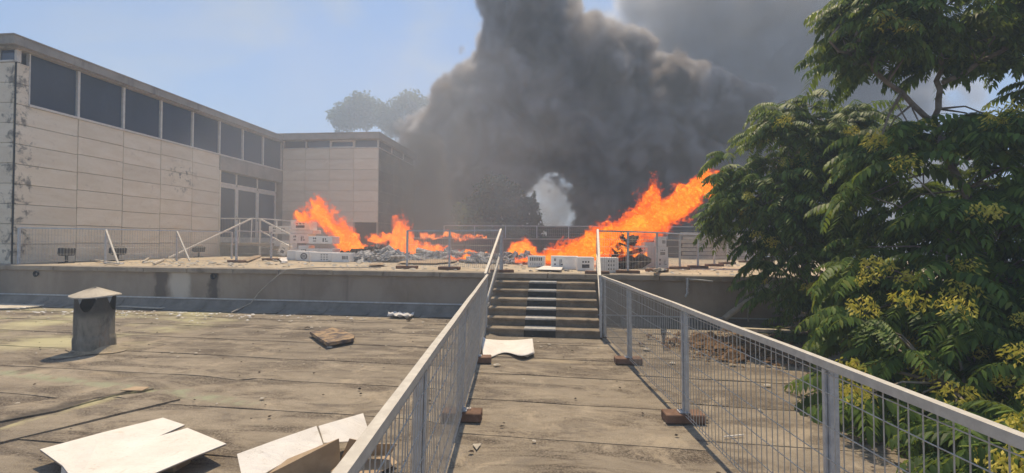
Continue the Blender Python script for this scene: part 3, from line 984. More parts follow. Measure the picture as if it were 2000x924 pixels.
op = thing('open_carton', 'torn open white carton with brown flaps beside the left fence', 'cardboard', tuple(at_z(600, 900, 0)))
def on_plane(pts, a, b_, c):
    """pixels onto the plane through three world points"""
    n_ = (b_ - a).cross(c - a)
    out = []
    for u, v in pts:
        r = ROT @ Vector(((u - 1000) / FPX, -(v - 462) / FPX, -1))
        out.append(CAM + r * ((a - CAM).dot(n_) / r.dot(n_)))
    return out


a_, b_, c_ = at_z(463, 888, 0.20), at_z(618, 833, 0.26), at_z(631, 869, 0.19)
A = on_plane([(463, 888), (540, 860), (618, 833), (631, 869), (562, 900), (510, 930), (472, 930)], a_, b_, c_)
MB().plate(A, 0.006).build('panel', M['card'], op)
Bp = on_plane([(622, 833), (709, 808), (718, 838), (702, 862), (632, 866)], at_z(622, 833, 0.25), at_z(709, 808, 0.25), at_z(667, 864, 0.16))
MB().plate(Bp, 0.006).build('panel', M['card'], op)
def front(fl, name='flap'):
    q = [at_z(u, v, z) for u, v, z in fl]
    MB().plate(q, 0.006).build(name, M['kraft'], op)
front([(520, 928, 0.13), (562, 896, 0.18), (662, 856, 0.30), (665, 903, 0.10), (640, 925, 0.04), (500, 960, 0.03)])
front([(683, 856, 0.27), (706, 861, 0.25), (668, 905, 0.07), (664, 902, 0.07)])
front([(705, 865, 0.22), (776, 866, 0.20), (762, 888, 0.09), (700, 890, 0.08)])
front([(640, 915, 0.05), (760, 890, 0.06), (778, 905, 0.04), (700, 945, 0.03), (600, 945, 0.03)])

b = MB()                                               # curled card lying across the walkway
PW = [(938, 655), (957, 668), (985, 673), (1036, 664), (1043, 688), (1022, 693), (999, 704), (984, 697), (962, 701), (945, 690)]
ctr = at_z(990, 683, 0.05)
cw = thing('curled_card', 'curled white card on the walkway at the foot of steps', 'cardboard', (ctr.x, ctr.y, 0.0))
def wcard(u, v):
    ua = 940 + 100 * u + 4 * v
    va = 664 + 26 * v + (12 * math.sin(u * 3.1) - 8) * (0.3 if v < 0.5 else -0.15) + 6 * (1 - u) * v
    z = 0.035 + 0.07 * (1 - v) * (abs(u - 0.5) * 2) ** 2 + 0.05 * max(0, u - 0.6) * 2 + 0.015 * math.sin(u * 7 + v * 3)
    va += 4 * math.sin(u * 9 + 1) * v
    return at_z(ua, va, z)
g0 = b.grid(wcard, 24, 10, smooth=True)
o = b.build('sheet', M['card'], cw)
md = o.modifiers.new('thick', 'SOLIDIFY'); md.thickness = 0.006
b = MB(); b.plate([at_z(1015, 692, 0.04), at_z(1040, 676, 0.10), at_z(1044, 690, 0.03), at_z(1030, 698, 0.02)], 0.004)
b.build('torn_edge', M['card'], cw)
b = MB(); b.plate([at_z(938, 653, 0.16), at_z(950, 663, 0.11), at_z(946, 676, 0.05), at_z(936, 668, 0.08)], 0.004)
b.build('flap', M['card'], cw)

q = [at_z(u, v, 0.10) for u, v in ((605, 653), (650, 645), (668, 650), (693, 661), (690, 667), (640, 676), (622, 665))]
bt = MB().plate(q, 0.05)
bt.build('scorched_board', M['board'], label='scorched brown board lying alone in the middle of left roof', cat='board')
MB().plate([at_z(u, v, 0.045) for u, v in ((235, 763), (262, 756), (292, 757), (277, 764))], 0.008).build('brown_card', M['kraft'], label='small brown card scrap beside the drain channel', cat='cardboard')
b = MB()
rc = at_z(784, 619, 0.10)
b.grid(lambda u, v: (rc.x - 0.25 + 0.5 * u + 0.05 * wob(u * 3, v * 3, 1.3), rc.y - 0.16 + 0.3 * v, rc.z + 0.02 + 0.10 * max(0, wob(u * 2.2 + 4, v * 2.2, 1.6) + 0.35) + 0.05 * wob(u * 6, v * 6, 1.1, 2)), 14, 10)
o = b.build('cloth_rag', M['rag'], label='crumpled pale rag against the wall flashing', cat='rag')
o.modifiers.new('thick', 'SOLIDIFY').thickness = 0.008
b = MB().prism([(at_z(20, 597, 0.12).x + 0.75 * math.cos(a), at_z(20, 597, 0.12).y + 0.42 * math.sin(a)) for a in [i * 0.3927 for i in range(16)]], 0.10, 0.125)
b.build('round_board', M['plank'], label='pale round board lying by the wall at far left', cat='board')
labs = ['thin pale strip at the wall foot behind the roof vent', 'longest pale strip lying along wall foot right of vent', 'short pale strip beside the longer one at wall foot']
for i, (u0, v0, u1, v1) in enumerate(((205, 596, 262, 594), (232, 598, 318, 602), (255, 593, 305, 597))):
    MB().bar(at_z(u0, v0, 0.12 + 0.012 * i), at_z(u1, v1, 0.12 + 0.012 * i), 0.12, 0.012).build('plank', M['plank'], label=labs[i], cat='plank', group='pale strips along the wall foot')

tri = [at_z(u, v, 0.022) for u, v in ((923, 867), (940, 866), (931, 878))]
MB().plate(tri[::-1] if (tri[1] - tri[0]).cross(tri[2] - tri[0]).z < 0 else tri, 0.006).build('card_scrap', M['plank'], label='small pale triangular scrap near the walkway left edge', cat='scrap')
MB().bar(at_z(1414, 853, 0.03), at_z(1452, 849, 0.03), 0.010, 0.008).build('lath', M['card'], label='short white stick on the roof beyond the right fence', cat='lath')
qb = at_z(912, 797, 0.112)
mk = MB()                                              # white paint scrawl on the foot block
mk.tube([qb + Vector((0.025 * math.sin(i * 0.9) - 0.012, -0.03 + 0.010 * i, 0)) for i in range(7)], 0.004, 4)
mk.tube([qb + Vector((0.022 + 0.016 * math.cos(i * 0.9), 0.02 * math.sin(i * 0.9), 0)) for i in range(8)], 0.004, 4)
mk.build('paint_mark', M['card'], bpy.data.objects['walkway_fence'], kind='stuff')

# rubbish and dust: flakes, dead leaves
def scatter(name, n, region, size, mat, zf, flat=0.25, seed=1, seg=5):
    r = np.random.default_rng(seed)
    b = MB()
    for _ in range(n):
        x, y = region(r)
        s = size * r.lognormal(0, 0.5)
        a0 = r.uniform(0, 6.28)
        z = zf(x, y)
        pts = [(x + s * (0.6 + 0.5 * r.random()) * math.cos(a0 + k * 6.28 / seg), y + s * (0.5 + 0.4 * r.random()) * math.sin(a0 + k * 6.28 / seg), z + s * flat * r.random()) for k in range(seg)]
        b.add(pts, [tuple(range(seg))])
        b.add([(x, y, z + s * (flat + 0.15))] + [(p[0], p[1], p[2] + 0.001) for p in pts], [(0, k + 1, (k + 1) % seg + 1) for k in range(seg)])
    return b.build(name, mat, kind='stuff')


rz2 = lambda x, y: roof_z(x, y) + 0.022
scatter('dark_grit', 420, lambda r: (r.uniform(-11, 3.5), r.uniform(1.2, 9.6)), 0.013, M['char'], rz2, 0.5, 3)
scatter('pale_flakes', 300, lambda r: (r.uniform(-13, 3.0), 9.5 - abs(r.normal(0, 2.2))), 0.02, M['plank'], rz2, 0.3, 4)
scatter('ash_flakes', 160, lambda r: (r.normal(-8.5, 2.2), 9.3 - abs(r.normal(0, 0.4))), 0.03, M['rag'], lambda x, y: 0.11, 0.3, 5)
o = scatter('leaf_litter', 1500, lambda r: (2.75 + r.normal(0, 0.40), 7.9 + r.normal(0, 0.42)), 0.032, M['litter'], lambda x, y: 0.025 + 0.07 * math.exp(-((x - 2.75) ** 2 + (y - 7.9) ** 2) / 0.16) * random.random(), 0.8, 6)
tag(o, 'heap of dry brown leaf litter on the roof behind right fence', 'leaf litter')
scatter('dead_leaves', 260, lambda r: (r.uniform(3.0, 4.4), r.uniform(4.5, 9.5)), 0.03, M['litter'], rz2, 0.7, 8)
scatter('terrace_grit', 700, lambda r: (r.uniform(-13, 8), 10.4 + abs(r.normal(0, 3.2))), 0.035, M['ash'], lambda x, y: TZ + 0.004, 0.4, 9)
scatter('terrace_shards', 160, lambda r: (r.uniform(-13, 4), 10.5 + abs(r.normal(0, 2.5))), 0.06, M['plank'], lambda x, y: TZ + 0.006, 0.3, 10)

# lengths of wood and sheet lying on the terrace
for (u0, v0, u1, v1, lab) in ((178, 507, 232, 515, 'thin pale lath on the terrace edge below first fence prop'), (280, 511, 292, 503, 'short broken stick leaning near the terrace edge'), (322, 506, 300, 515, 'dark stick lying before the middle of stone wall')):
    MB().bar(at_z(u0, v0, TZ + 0.05), at_z(u1, v1, TZ + 0.05), 0.05, 0.04).build('lath', M['plank'], label=lab, cat='lath', group='bits of wood on the terrace')
for pts, lab, mt in (([(475, 507), (512, 495), (508, 502), (483, 511)], 'bent pale board tilted on terrace left of the cartons', 'kraft'),
                     ([(543, 504), (560, 503), (562, 511), (550, 511)], 'small white sheet before the rounded carton', 'card'),
                     ([(775, 514), (790, 509), (895, 505), (890, 511), (850, 515)], 'long tan sheet lying behind the left mesh fence', 'kraft'),
                     ([(1045, 527), (1062, 520), (1100, 522), (1096, 528)], 'flat pale sheet between white cartons above the steps', 'card'),
                     ([(720, 516), (750, 514), (752, 518), (722, 518)], 'thin tan strip before the ash heap', 'kraft')):
    MB().plate([at_z(u, v, TZ + 0.04 + 0.01 * (i % 2)) for i, (u, v) in enumerate(pts)], 0.012).build('loose_sheet', M[mt], label=lab, cat='sheet')

# hose hanging over the wall, and pipes on the right
hose = [at_y(u, v, 9.86) for u, v in ((578, 522), (560, 527), (545, 536), (528, 550), (505, 572), (490, 592), (480, 604))]
hose = [Vector((hose[0].x + 1.6, 10.9, TZ + 0.03)), Vector((hose[0].x + 0.6, 10.4, TZ + 0.05)), Vector((hose[0].x + 0.1, 9.98, TZ + 0.045))] + hose[1:]
hose[-1].z = 0.12; hose[-1].y = 9.4
MB().tube(hose, 0.013, 6).build('cable', M['pipe'], label='brown cable hanging down the retaining wall', cat='cable')
t = thing('wall_tap', 'pale capped pipe with side arm on the right wall', 'pipe', (2.66, 9.9, 0.6))
MB().tube([(2.66, 9.93, 1.00), (2.66, 9.93, 0.70), (2.64, 9.90, 0.66), (2.60, 9.86, 0.63)], 0.026, 8).build('riser_pipe', M['zinc'], t)
MB().tube([(2.66, 9.93, 0.985), (2.95, 9.90, 0.965), (3.16, 9.90, 0.945)], 0.016, 8).build('side_arm', M['zinc'], t)
for zz in (0.98, 0.86, 0.76): MB().tube([(2.66, 9.93, zz), (2.66, 9.93, zz + 0.03)], 0.034, 8).build('coupling', M['zinc'], t)
MB().tube([(3.87, 9.96, 1.05), (3.88, 9.96, 0.2), (3.9, 9.93, 0.05)], 0.017, 6).build('conduit', M['pipe'], label='thin grey conduit running down the right wall', cat='conduit')
t = thing('drain_pipe', 'thick brown drain pipe leaning diagonally on the right wall', 'pipe', (3.8, 9.85, 0.1))
MB().tube([(4.27, 9.99, 0.86), (4.20, 9.90, 0.81), (3.50, 9.84, 0.30), (3.36, 9.80, 0.19)], 0.060, 12).build('pipe', M['pipe'], t)
MB().tube([(4.26, 9.97, 0.855), (4.20, 9.90, 0.81)], 0.075, 12).build('socket', M['rail'], t)
MB().bar((3.2, 9.5, 0.05), (4.4, 9.3, 0.05), 0.12, 0.06).build('timber', M['plank'], label='grey timber lying at the foot of the right wall', cat='timber')

# ------------------------------------------------------------------ cartons
def carton(u0, u1, v0, v1, depth, label, group, zb=TZ, rot=0.0, tilt=0.0, marks='rows', yb=None, name='carton', faces=1):
    """white carton from its front width and height; base rests at zb"""
    a = at_y((u0 + u1) / 2, (v0 + v1) / 2, yb)
    k = (at_y(u1, v1, yb) - at_y(u0, v1, yb)).length
    h = (at_y(u0, v0, yb) - at_y(u0, v1, yb)).length
    t = thing(name, label, 'carton', (a.x, yb + depth / 2, zb), group)
    R = Matrix.Translation((a.x, yb + depth / 2, zb)) @ Matrix.Rotation(rot, 4, 'Z') @ Matrix.Rotation(tilt, 4, 'Y')
    if tilt: R = R @ Matrix.Translation((0, 0, abs(math.sin(tilt)) * k / 2))
    MB().cbox(-k / 2, k / 2, -depth / 2, depth / 2, 0.002, h, 0.008, R).build('body', M['carton'], t)
    m = MB()
    yf = -depth / 2 - 0.004
    if marks == 'rows':
        for i in range(3):
            for j in range(3):
                m.box(-0.05 * k + (i + 0.3) * k * 0.13, -0.05 * k + (i + 0.3) * k * 0.13 + k * 0.05, yf, yf + 0.003, h * (0.20 + 0.26 * j), h * (0.20 + 0.26 * j) + h * 0.10, R)
    elif marks == 'bars':
        for i, (p, w) in enumerate(((0.08, 0.05), (0.16, 0.07), (0.27, 0.03), (0.34, 0.06))):
            m.box(p * k, (p + w) * k, yf, yf + 0.003, h * 0.32, h * 0.68, R)
    elif marks == 'slots':
        for i in range(6):
            m.box(-0.36 * k + i * 0.125 * k, -0.36 * k + i * 0.125 * k + 0.075 * k, yf, yf + 0.003, h * 0.58, h * 0.88, R)
            m.box(-0.33 * k + i * 0.125 * k, -0.33 * k + i * 0.125 * k + 0.02 * k, yf, yf + 0.003, h * 0.22, h * 0.40, R)
    elif marks == 'block':
        m.box(-0.22 * k, 0.22 * k, yf, yf + 0.003, h * 0.22, h * 0.48, R)
        for i in range(3): m.box((-0.2 + 0.16 * i) * k, (-0.2 + 0.16 * i + 0.09) * k, yf, yf + 0.003, h * 0.60, h * 0.72, R)
    elif marks == 'disc':
        n = 16
        c = [(0.12 * k + 0.24 * k * math.cos(i * 6.2832 / n), h * 0.5 + 0.36 * h * math.sin(i * 6.2832 / n)) for i in range(n)]
        c2 = [(0.12 * k + 0.17 * k * math.cos(i * 6.2832 / n), h * 0.5 + 0.26 * h * math.sin(i * 6.2832 / n)) for i in range(n)]
        vs = [R @ Vector((x, yf, z)) for x, z in c] + [R @ Vector((x, yf, z)) for x, z in c2]
        m.add(vs, [(i, (i + 1) % n, n + (i + 1) % n, n + i) for i in range(n)])
        for i in range(3): m.box((0.02 + 0.08 * i) * k, (0.02 + 0.08 * i + 0.045) * k, yf, yf + 0.003, h * 0.34, h * 0.66, R)
    elif marks == 'icons':
        for p, q, w, e in ((-0.3, 0.62, 0.05, 0.2), (-0.22, 0.62, 0.05, 0.2), (-0.3, 0.3, 0.12, 0.12), (0.1, 0.25, 0.05, 0.5), (0.2, 0.3, 0.12, 0.1), (0.2, 0.5, 0.04, 0.25)):
            m.box(p * k, (p + w) * k, yf, yf + 0.003, h * q, h * (q + e), R)
    if m.v: m.build('print', M['print'], t, kind='stuff')
    MB().box(-k / 2 + 0.012, k / 2 - 0.012, -0.03, 0.03, h, h + 0.003, R).build('tape', M['plank'], t)
    return t


GL, GRR = 'white cartons stacked before the wing', 'white cartons on terrace right of the steps'
def zat(v, yb, u=600): return at_y(u, v, yb).z
carton(606, 649, 494, 512, 0.5, 'long low white carton with dark icon columns, front of stack', GL, yb=13.9, marks='rows', rot=-0.03)
carton(648, 681, 495, 513, 0.5, 'white carton with dark bars at front right by the left fire', GL, yb=13.75, marks='bars', rot=0.06)
carton(557, 585, 487, 506, 0.45, 'plain white carton at the front left of the stack', GL, yb=14.6, marks='none', rot=0.45)
carton(577, 606, 490, 508, 0.45, 'white carton with a round dark emblem', GL, yb=14.35, marks='disc', rot=-0.1)
carton(600, 649, 476, 497, 0.6, 'white carton with bar print, under the wide upper carton', GL, yb=15.6, marks='bars')
carton(602, 648, 461, 475.6, 0.6, 'wide white carton on top of the nearer stack, beside flames', GL, zb=zat(476, 15.6), yb=15.62, marks='icons', rot=0.03)
carton(582, 601, 472, 498, 0.5, 'upright white carton with dark block left of nearer stack', GL, yb=15.9, marks='block', rot=0.1)
carton(566, 600, 475, 492, 0.6, 'grey shaded carton at the bottom of the tall stack', GL, yb=17.0, marks='block')
carton(566, 601, 456.5, 474.6, 0.6, 'third carton up in the tall stack', GL, zb=zat(475, 17.0, 580), yb=17.0, marks='icons', rot=0.04)
carton(565, 612, 449, 456.2, 0.6, 'thin wide carton second from top of tall stack', GL, zb=zat(456.6, 17.0, 580), yb=17.02, marks='none', rot=-0.03)
carton(567, 604, 430, 448.5, 0.6, 'topmost carton of the tall stack, square print', GL, zb=zat(449, 17.0, 580), yb=17.0, marks='block', rot=0.06)
carton(526, 565, 457, 487, 0.6, 'plain carton at the bottom of the far left stack', GL, yb=18.4, marks='none')
carton(525, 566, 441, 456, 0.6, 'carton on top of the far left stack by the landing', GL, zb=zat(456.8, 18.4, 540), yb=18.4, marks='icons')
carton(540, 556, 458, 480, 0.3, 'small carton tipped at an angle before the far stack', GL, yb=17.6, marks='block', tilt=0.35)
carton(612, 640, 497, 508, 0.4, 'flat carton half buried behind the long low carton', GL, yb=14.6, marks='none', rot=0.2)

carton(1031, 1064.5, 501, 523, 0.35, 'white carton with a row of dark slots above the steps', GRR, yb=12.5, marks='slots', rot=-0.05)
carton(1076, 1103, 503, 528, 0.45, 'white carton with dark icons, left of the middle row', GRR, yb=11.9, marks='icons', rot=0.05)
carton(1100, 1129, 502.5, 528, 0.45, 'plain white carton in the middle row', GRR, yb=11.75, marks='none', rot=-0.04)
carton(1127, 1160, 504, 531, 0.45, 'white carton with scorched face and dark label', GRR, yb=11.2, marks='block', rot=0.03)
carton(1168, 1208, 506, 536, 0.4, 'nearest white carton beside the right handrail, dark tally marks', GRR, yb=10.62, marks='rows')
carton(1283, 1306, 502, 524, 0.4, 'bottom carton of the three high stack behind fence', GRR, yb=13.0, marks='icons')
carton(1283, 1304, 482, 501.5, 0.4, 'middle carton of the three high stack behind fence', GRR, zb=zat(502, 13.0, 1290), yb=13.0, marks='block', rot=0.06)
carton(1283, 1302, 462, 481.5, 0.4, 'top carton of the three high stack behind fence', GRR, zb=zat(482, 13.0, 1290), yb=13.0, marks='bars', rot=-0.05)
carton(1258, 1283, 474, 523, 0.4, 'tall plain carton between the burnt pile and the stack', GRR, yb=13.3, marks='none', rot=0.1)
carton(1231, 1264, 500, 525, 0.4, 'lower carton next to the charred pile', GRR, yb=12.6, marks='block', rot=-0.05)
carton(1236, 1264, 480, 499.5, 0.4, 'upper carton next to charred pile, dotted print', GRR, zb=zat(500, 12.6, 1250), yb=12.62, marks='rows', rot=0.08)
MB().plate([at_z(1275, 526, TZ + 0.25), at_z(1290, 522, TZ + 0.12), at_z(1296, 529, TZ + 0.03), at_z(1276, 530, TZ + 0.03)], 0.006).build('torn_card', M['card'], label='torn white card flap leaning at the stack foot', cat='cardboard')


def heap(name, cx, cy, rx, ry, h, n, mat, label, cat, seed, chunk=0.14):
    """a heap of broken, burnt pieces"""
    r = np.random.default_rng(seed)
    b = MB()
    for _ in range(n):
        a, q = r.uniform(0, 6.28), math.sqrt(r.random())
        x, y = cx + rx * q * math.cos(a), cy + ry * q * math.sin(a)
        z = TZ + h * (1 - q * q) * r.random() + 0.03
        s = chunk * r.lognormal(-0.25, 0.5)
        R = Matrix.Translation((x, y, z)) @ Matrix.Rotation(r.uniform(0, 6.28), 4, 'Z') @ Matrix.Rotation(r.normal(0, 0.6), 4, 'X') @ Matrix.Rotation(r.normal(0, 0.5), 4, 'Y')
        b.box(-s, s * r.uniform(0.3, 1), -s * 0.6, s * 0.6, -s * r.uniform(0.04, 0.35), s * 0.08, R)
    return b.build(name, mat, label=label, cat=cat, kind='stuff')


heap('ash_heap', -5.9, 15.0, 1.3, 1.0, 0.30, 420, M['ash'], 'grey heap of ash and burnt scraps between left fires', 'ash heap', 11)
heap('ash_heap', -4.0, 16.6, 1.6, 0.9, 0.30, 420, M['ash'], 'low grey ash heap behind the left mesh fence', 'ash heap', 12)
heap('ash_heap', -1.7, 14.6, 1.5, 0.7, 0.30, 300, M['ash'], 'flat ash heap behind the head of the steps', 'ash heap', 13)
heap('charred_pile', 1.75, 12.8, 0.48, 0.4, 1.0, 420, M['char'], 'tall charred pile burning behind right mesh fence', 'burnt pile', 14, 0.10)
heap('ember_heap', -7.0, 16.3, 1.4, 0.8, 0.45, 260, M['char'], 'black charred debris under the left fire', 'burnt pile', 15)

# ------------------------------------------------------------------ far side of the terrace
fw = thing('parapet_wall', 'dark brown parapet wall across the back of the terrace', 'wall', (-2, 23, TZ))
for i in range(9):
    x = -8.9 + i * 2.0
    for r in range(3):
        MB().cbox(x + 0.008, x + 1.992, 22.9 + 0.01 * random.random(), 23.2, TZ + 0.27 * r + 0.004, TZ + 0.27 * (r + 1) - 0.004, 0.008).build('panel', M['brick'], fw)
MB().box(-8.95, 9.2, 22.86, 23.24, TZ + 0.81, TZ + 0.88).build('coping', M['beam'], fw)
mesh_fence([(-6.0 + 1.6 * i, 23.05) for i in range(9)], 'faint mesh fence standing on the dark parapet wall', 'mesh fences along the terrace edge', 0.62, feet=False, z=TZ + 0.88, gap=0.1)
sh = thing('roof_shed', 'low dark brown roof hut behind the parapet wall', 'hut', (0.6, 25, TZ))
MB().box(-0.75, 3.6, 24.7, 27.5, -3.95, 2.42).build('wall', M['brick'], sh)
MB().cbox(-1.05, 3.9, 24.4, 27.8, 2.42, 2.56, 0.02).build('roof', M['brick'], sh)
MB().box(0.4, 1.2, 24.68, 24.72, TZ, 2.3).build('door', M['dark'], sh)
dsh = thing('satellite_dish', 'small dark satellite dish on post behind parapet', 'dish', (-3.35, 23.6, 1.9))
b = MB()
b.grid(lambda u, v: (-3.35 + 0.28 * v * math.cos(u * 6.2832), 23.6 - 0.08 + 0.09 * v * v, 2.28 + 0.28 * v * math.sin(u * 6.2832)), 20, 5)
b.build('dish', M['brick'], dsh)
MB().tube([(-3.35, 23.62, -3.9), (-3.35, 23.62, 2.2)], 0.03, 6).build('post', M['galv'], dsh)
lb = thing('timber_stack', 'long low timber boards stacked on the far right terrace', 'boards', (8.5, 20.6, TZ))
for i in range(7):
    MB().cbox(5.2 + 0.1 * (i % 2), 12.0, 20.5, 20.62, TZ + 0.01 + i * 0.17, TZ + 0.14 + i * 0.17, 0.01).build('board', M['pipe'], lb)

# ------------------------------------------------------------------ trees
def leaf_arrays(seed, up):
    """one pinnate leaf (rachis along +X, drooping) as vertex and face arrays"""
    r = random.Random(seed)
    L = r.uniform(0.44, 0.58)
    V, F = [], []
    N = 11
    pts, ang, p = [], up, Vector((0, 0, 0))
    for i in range(N + 1):
        pts.append(p.copy())
        p = p + Vector((math.cos(ang), 0.03 * math.sin(i * 0.7 + seed), math.sin(ang))) * (L / N)
        ang -= r.uniform(0.07, 0.13) + (0.05 if up > 0.3 else 0)
    for i in range(N):                                  # rachis, a thin three-sided rod
        b0 = len(V)
        for q, w in ((pts[i], 0.0035 * (1 - i / N) + 0.0012), (pts[i + 1], 0.0035 * (1 - (i + 1) / N) + 0.0012)):
            V += [q + Vector((0, w, 0)), q + Vector((0, -w, 0)), q + Vector((0, 0, w * 1.4))]
        F += [(b0, b0 + 1, b0 + 4, b0 + 3), (b0 + 1, b0 + 2, b0 + 5, b0 + 4), (b0 + 2, b0, b0 + 3, b0 + 5)]
    def leaflet(o, d, side_n, l, w):
        d = d.normalized()
        s = d.cross(side_n).normalized()
        nn = s.cross(d)
        b0 = len(V)
        fold = 0.25
        curl = r.uniform(0.05, 0.2) * l
        V.extend([o, o + d * l * 0.28 + s * w + nn * w * fold, o + d * l * 0.30, o + d * l * 0.28 - s * w + nn * w * fold,
                  o + d * l * 0.66 + s * w * 0.72 + nn * (w * fold * 0.7 - curl * 0.4), o + d * l * 0.68 - nn * curl * 0.4, o + d * l * 0.66 - s * w * 0.72 + nn * (w * fold * 0.7 - curl * 0.4),
                  o + d * l - nn * curl])
        F.extend([(b0, b0 + 1, b0 + 2), (b0, b0 + 2, b0 + 3), (b0 + 1, b0 + 4, b0 + 5, b0 + 2), (b0 + 2, b0 + 5, b0 + 6, b0 + 3), (b0 + 4, b0 + 7, b0 + 5), (b0 + 5, b0 + 7, b0 + 6)])
    for i in range(2, N + 1):
        t = i / N
        fwd = (pts[i] - pts[i - 1]).normalized()
        l = (0.075 + 0.075 * math.sin(math.pi * min(1, 0.15 + 0.78 * t))) * r.uniform(0.9, 1.1)
        for sd in (-1, 1):
            d = fwd * r.uniform(0.25, 0.45) + Vector((0, sd * 0.85, 0)) + Vector((0, 0, -1)) * r.uniform(0.35, 0.85)
            leaflet(pts[i], d, Vector((0.1, 0, 1)), l, l * 0.16)
    leaflet(pts[N], (pts[N] - pts[N - 1]) + Vector((0, 0, -0.02)), Vector((0.2, 0, 1)), 0.11, 0.018)
    return np.array([tuple(v) for v in V], dtype=np.float32), F


LEAVES = []
for i, up in enumerate((0.95, 0.7, 0.45, 0.2, 0.0, -0.3, 0.55, 0.3)):
    v, f = leaf_arrays(i + 1, up)
    me = bpy.data.meshes.new('leaf')
    me.from_pydata(v.tolist(), [], f)
    me.materials.append(M['leaf'])
    LEAVES.append((v, f, me))


def mesh_from_instances(name, protos, inst, mat, parent):
    """join many placed copies of the proto arrays into one mesh: inst = (proto, Matrix)"""
    VV, LI, LS = [], [], []
    base = 0
    org = ORG[parent]
    cache = [(np.concatenate([np.asarray(q) for q in f]), np.array([len(q) for q in f])) for _, f, *_ in protos]
    for k, Mx in inst:
        v = protos[k][0]
        m = np.array(Mx)
        VV.append(v @ m[:3, :3].T + (m[:3, 3] - np.array(org)))
        LI.append(cache[k][0] + base); LS.append(cache[k][1])
        base += len(v)
    V = np.concatenate(VV).astype(np.float32); I = np.concatenate(LI).astype(np.int32); L = np.concatenate(LS).astype(np.int32)
    me = bpy.data.meshes.new(name)
    me.vertices.add(len(V)); me.vertices.foreach_set('co', V.ravel())
    me.loops.add(len(I)); me.loops.foreach_set('vertex_index', I)
    me.polygons.add(len(L))
    st_ = np.concatenate([[0], np.cumsum(L)[:-1]]).astype(np.int32)
    me.polygons.foreach_set('loop_start', st_)
    me.update(calc_edges=True)
    me.materials.append(mat)
    return link(name, me, parent, org)


def seed_cluster(seed):
    r = random.Random(seed)
    V, F = [], []
    for k in range(110):
        d = Vector((r.gauss(0, 1), r.gauss(0, 1), r.gauss(-0.15, 0.8))).normalized()
        o = Vector((d.x * 0.14, d.y * 0.14, d.z * 0.11 - 0.05)) * (r.random() ** 0.4)
        a = Vector((r.gauss(0, 1), r.gauss(0, 1), -1.1)).normalized()
        s = a.cross(Vector((r.random(), r.random(), 0.3))).normalized()
        l, w = r.uniform(0.04, 0.06), 0.0095
        b0 = len(V)
        V += [o, o + a * l * 0.4 + s * w, o + a * l, o + a * l * 0.4 - s * w + a.cross(s) * 0.004]
        F += [(b0, b0 + 1, b0 + 2), (b0, b0 + 2, b0 + 3)]
    me = bpy.data.meshes.new('seed_cluster')
    me.from_pydata([tuple(v) for v in V], [], F)
    me.materials.append(M['seed'])
    return me


SEEDS = [seed_cluster(i) for i in range(5)]
CS, SN = math.cos(rad(YAW)), math.sin(rad(YAW))
def cam2w(xc, d, z): return Vector((xc * CS - d * SN, xc * SN + d * CS, z))


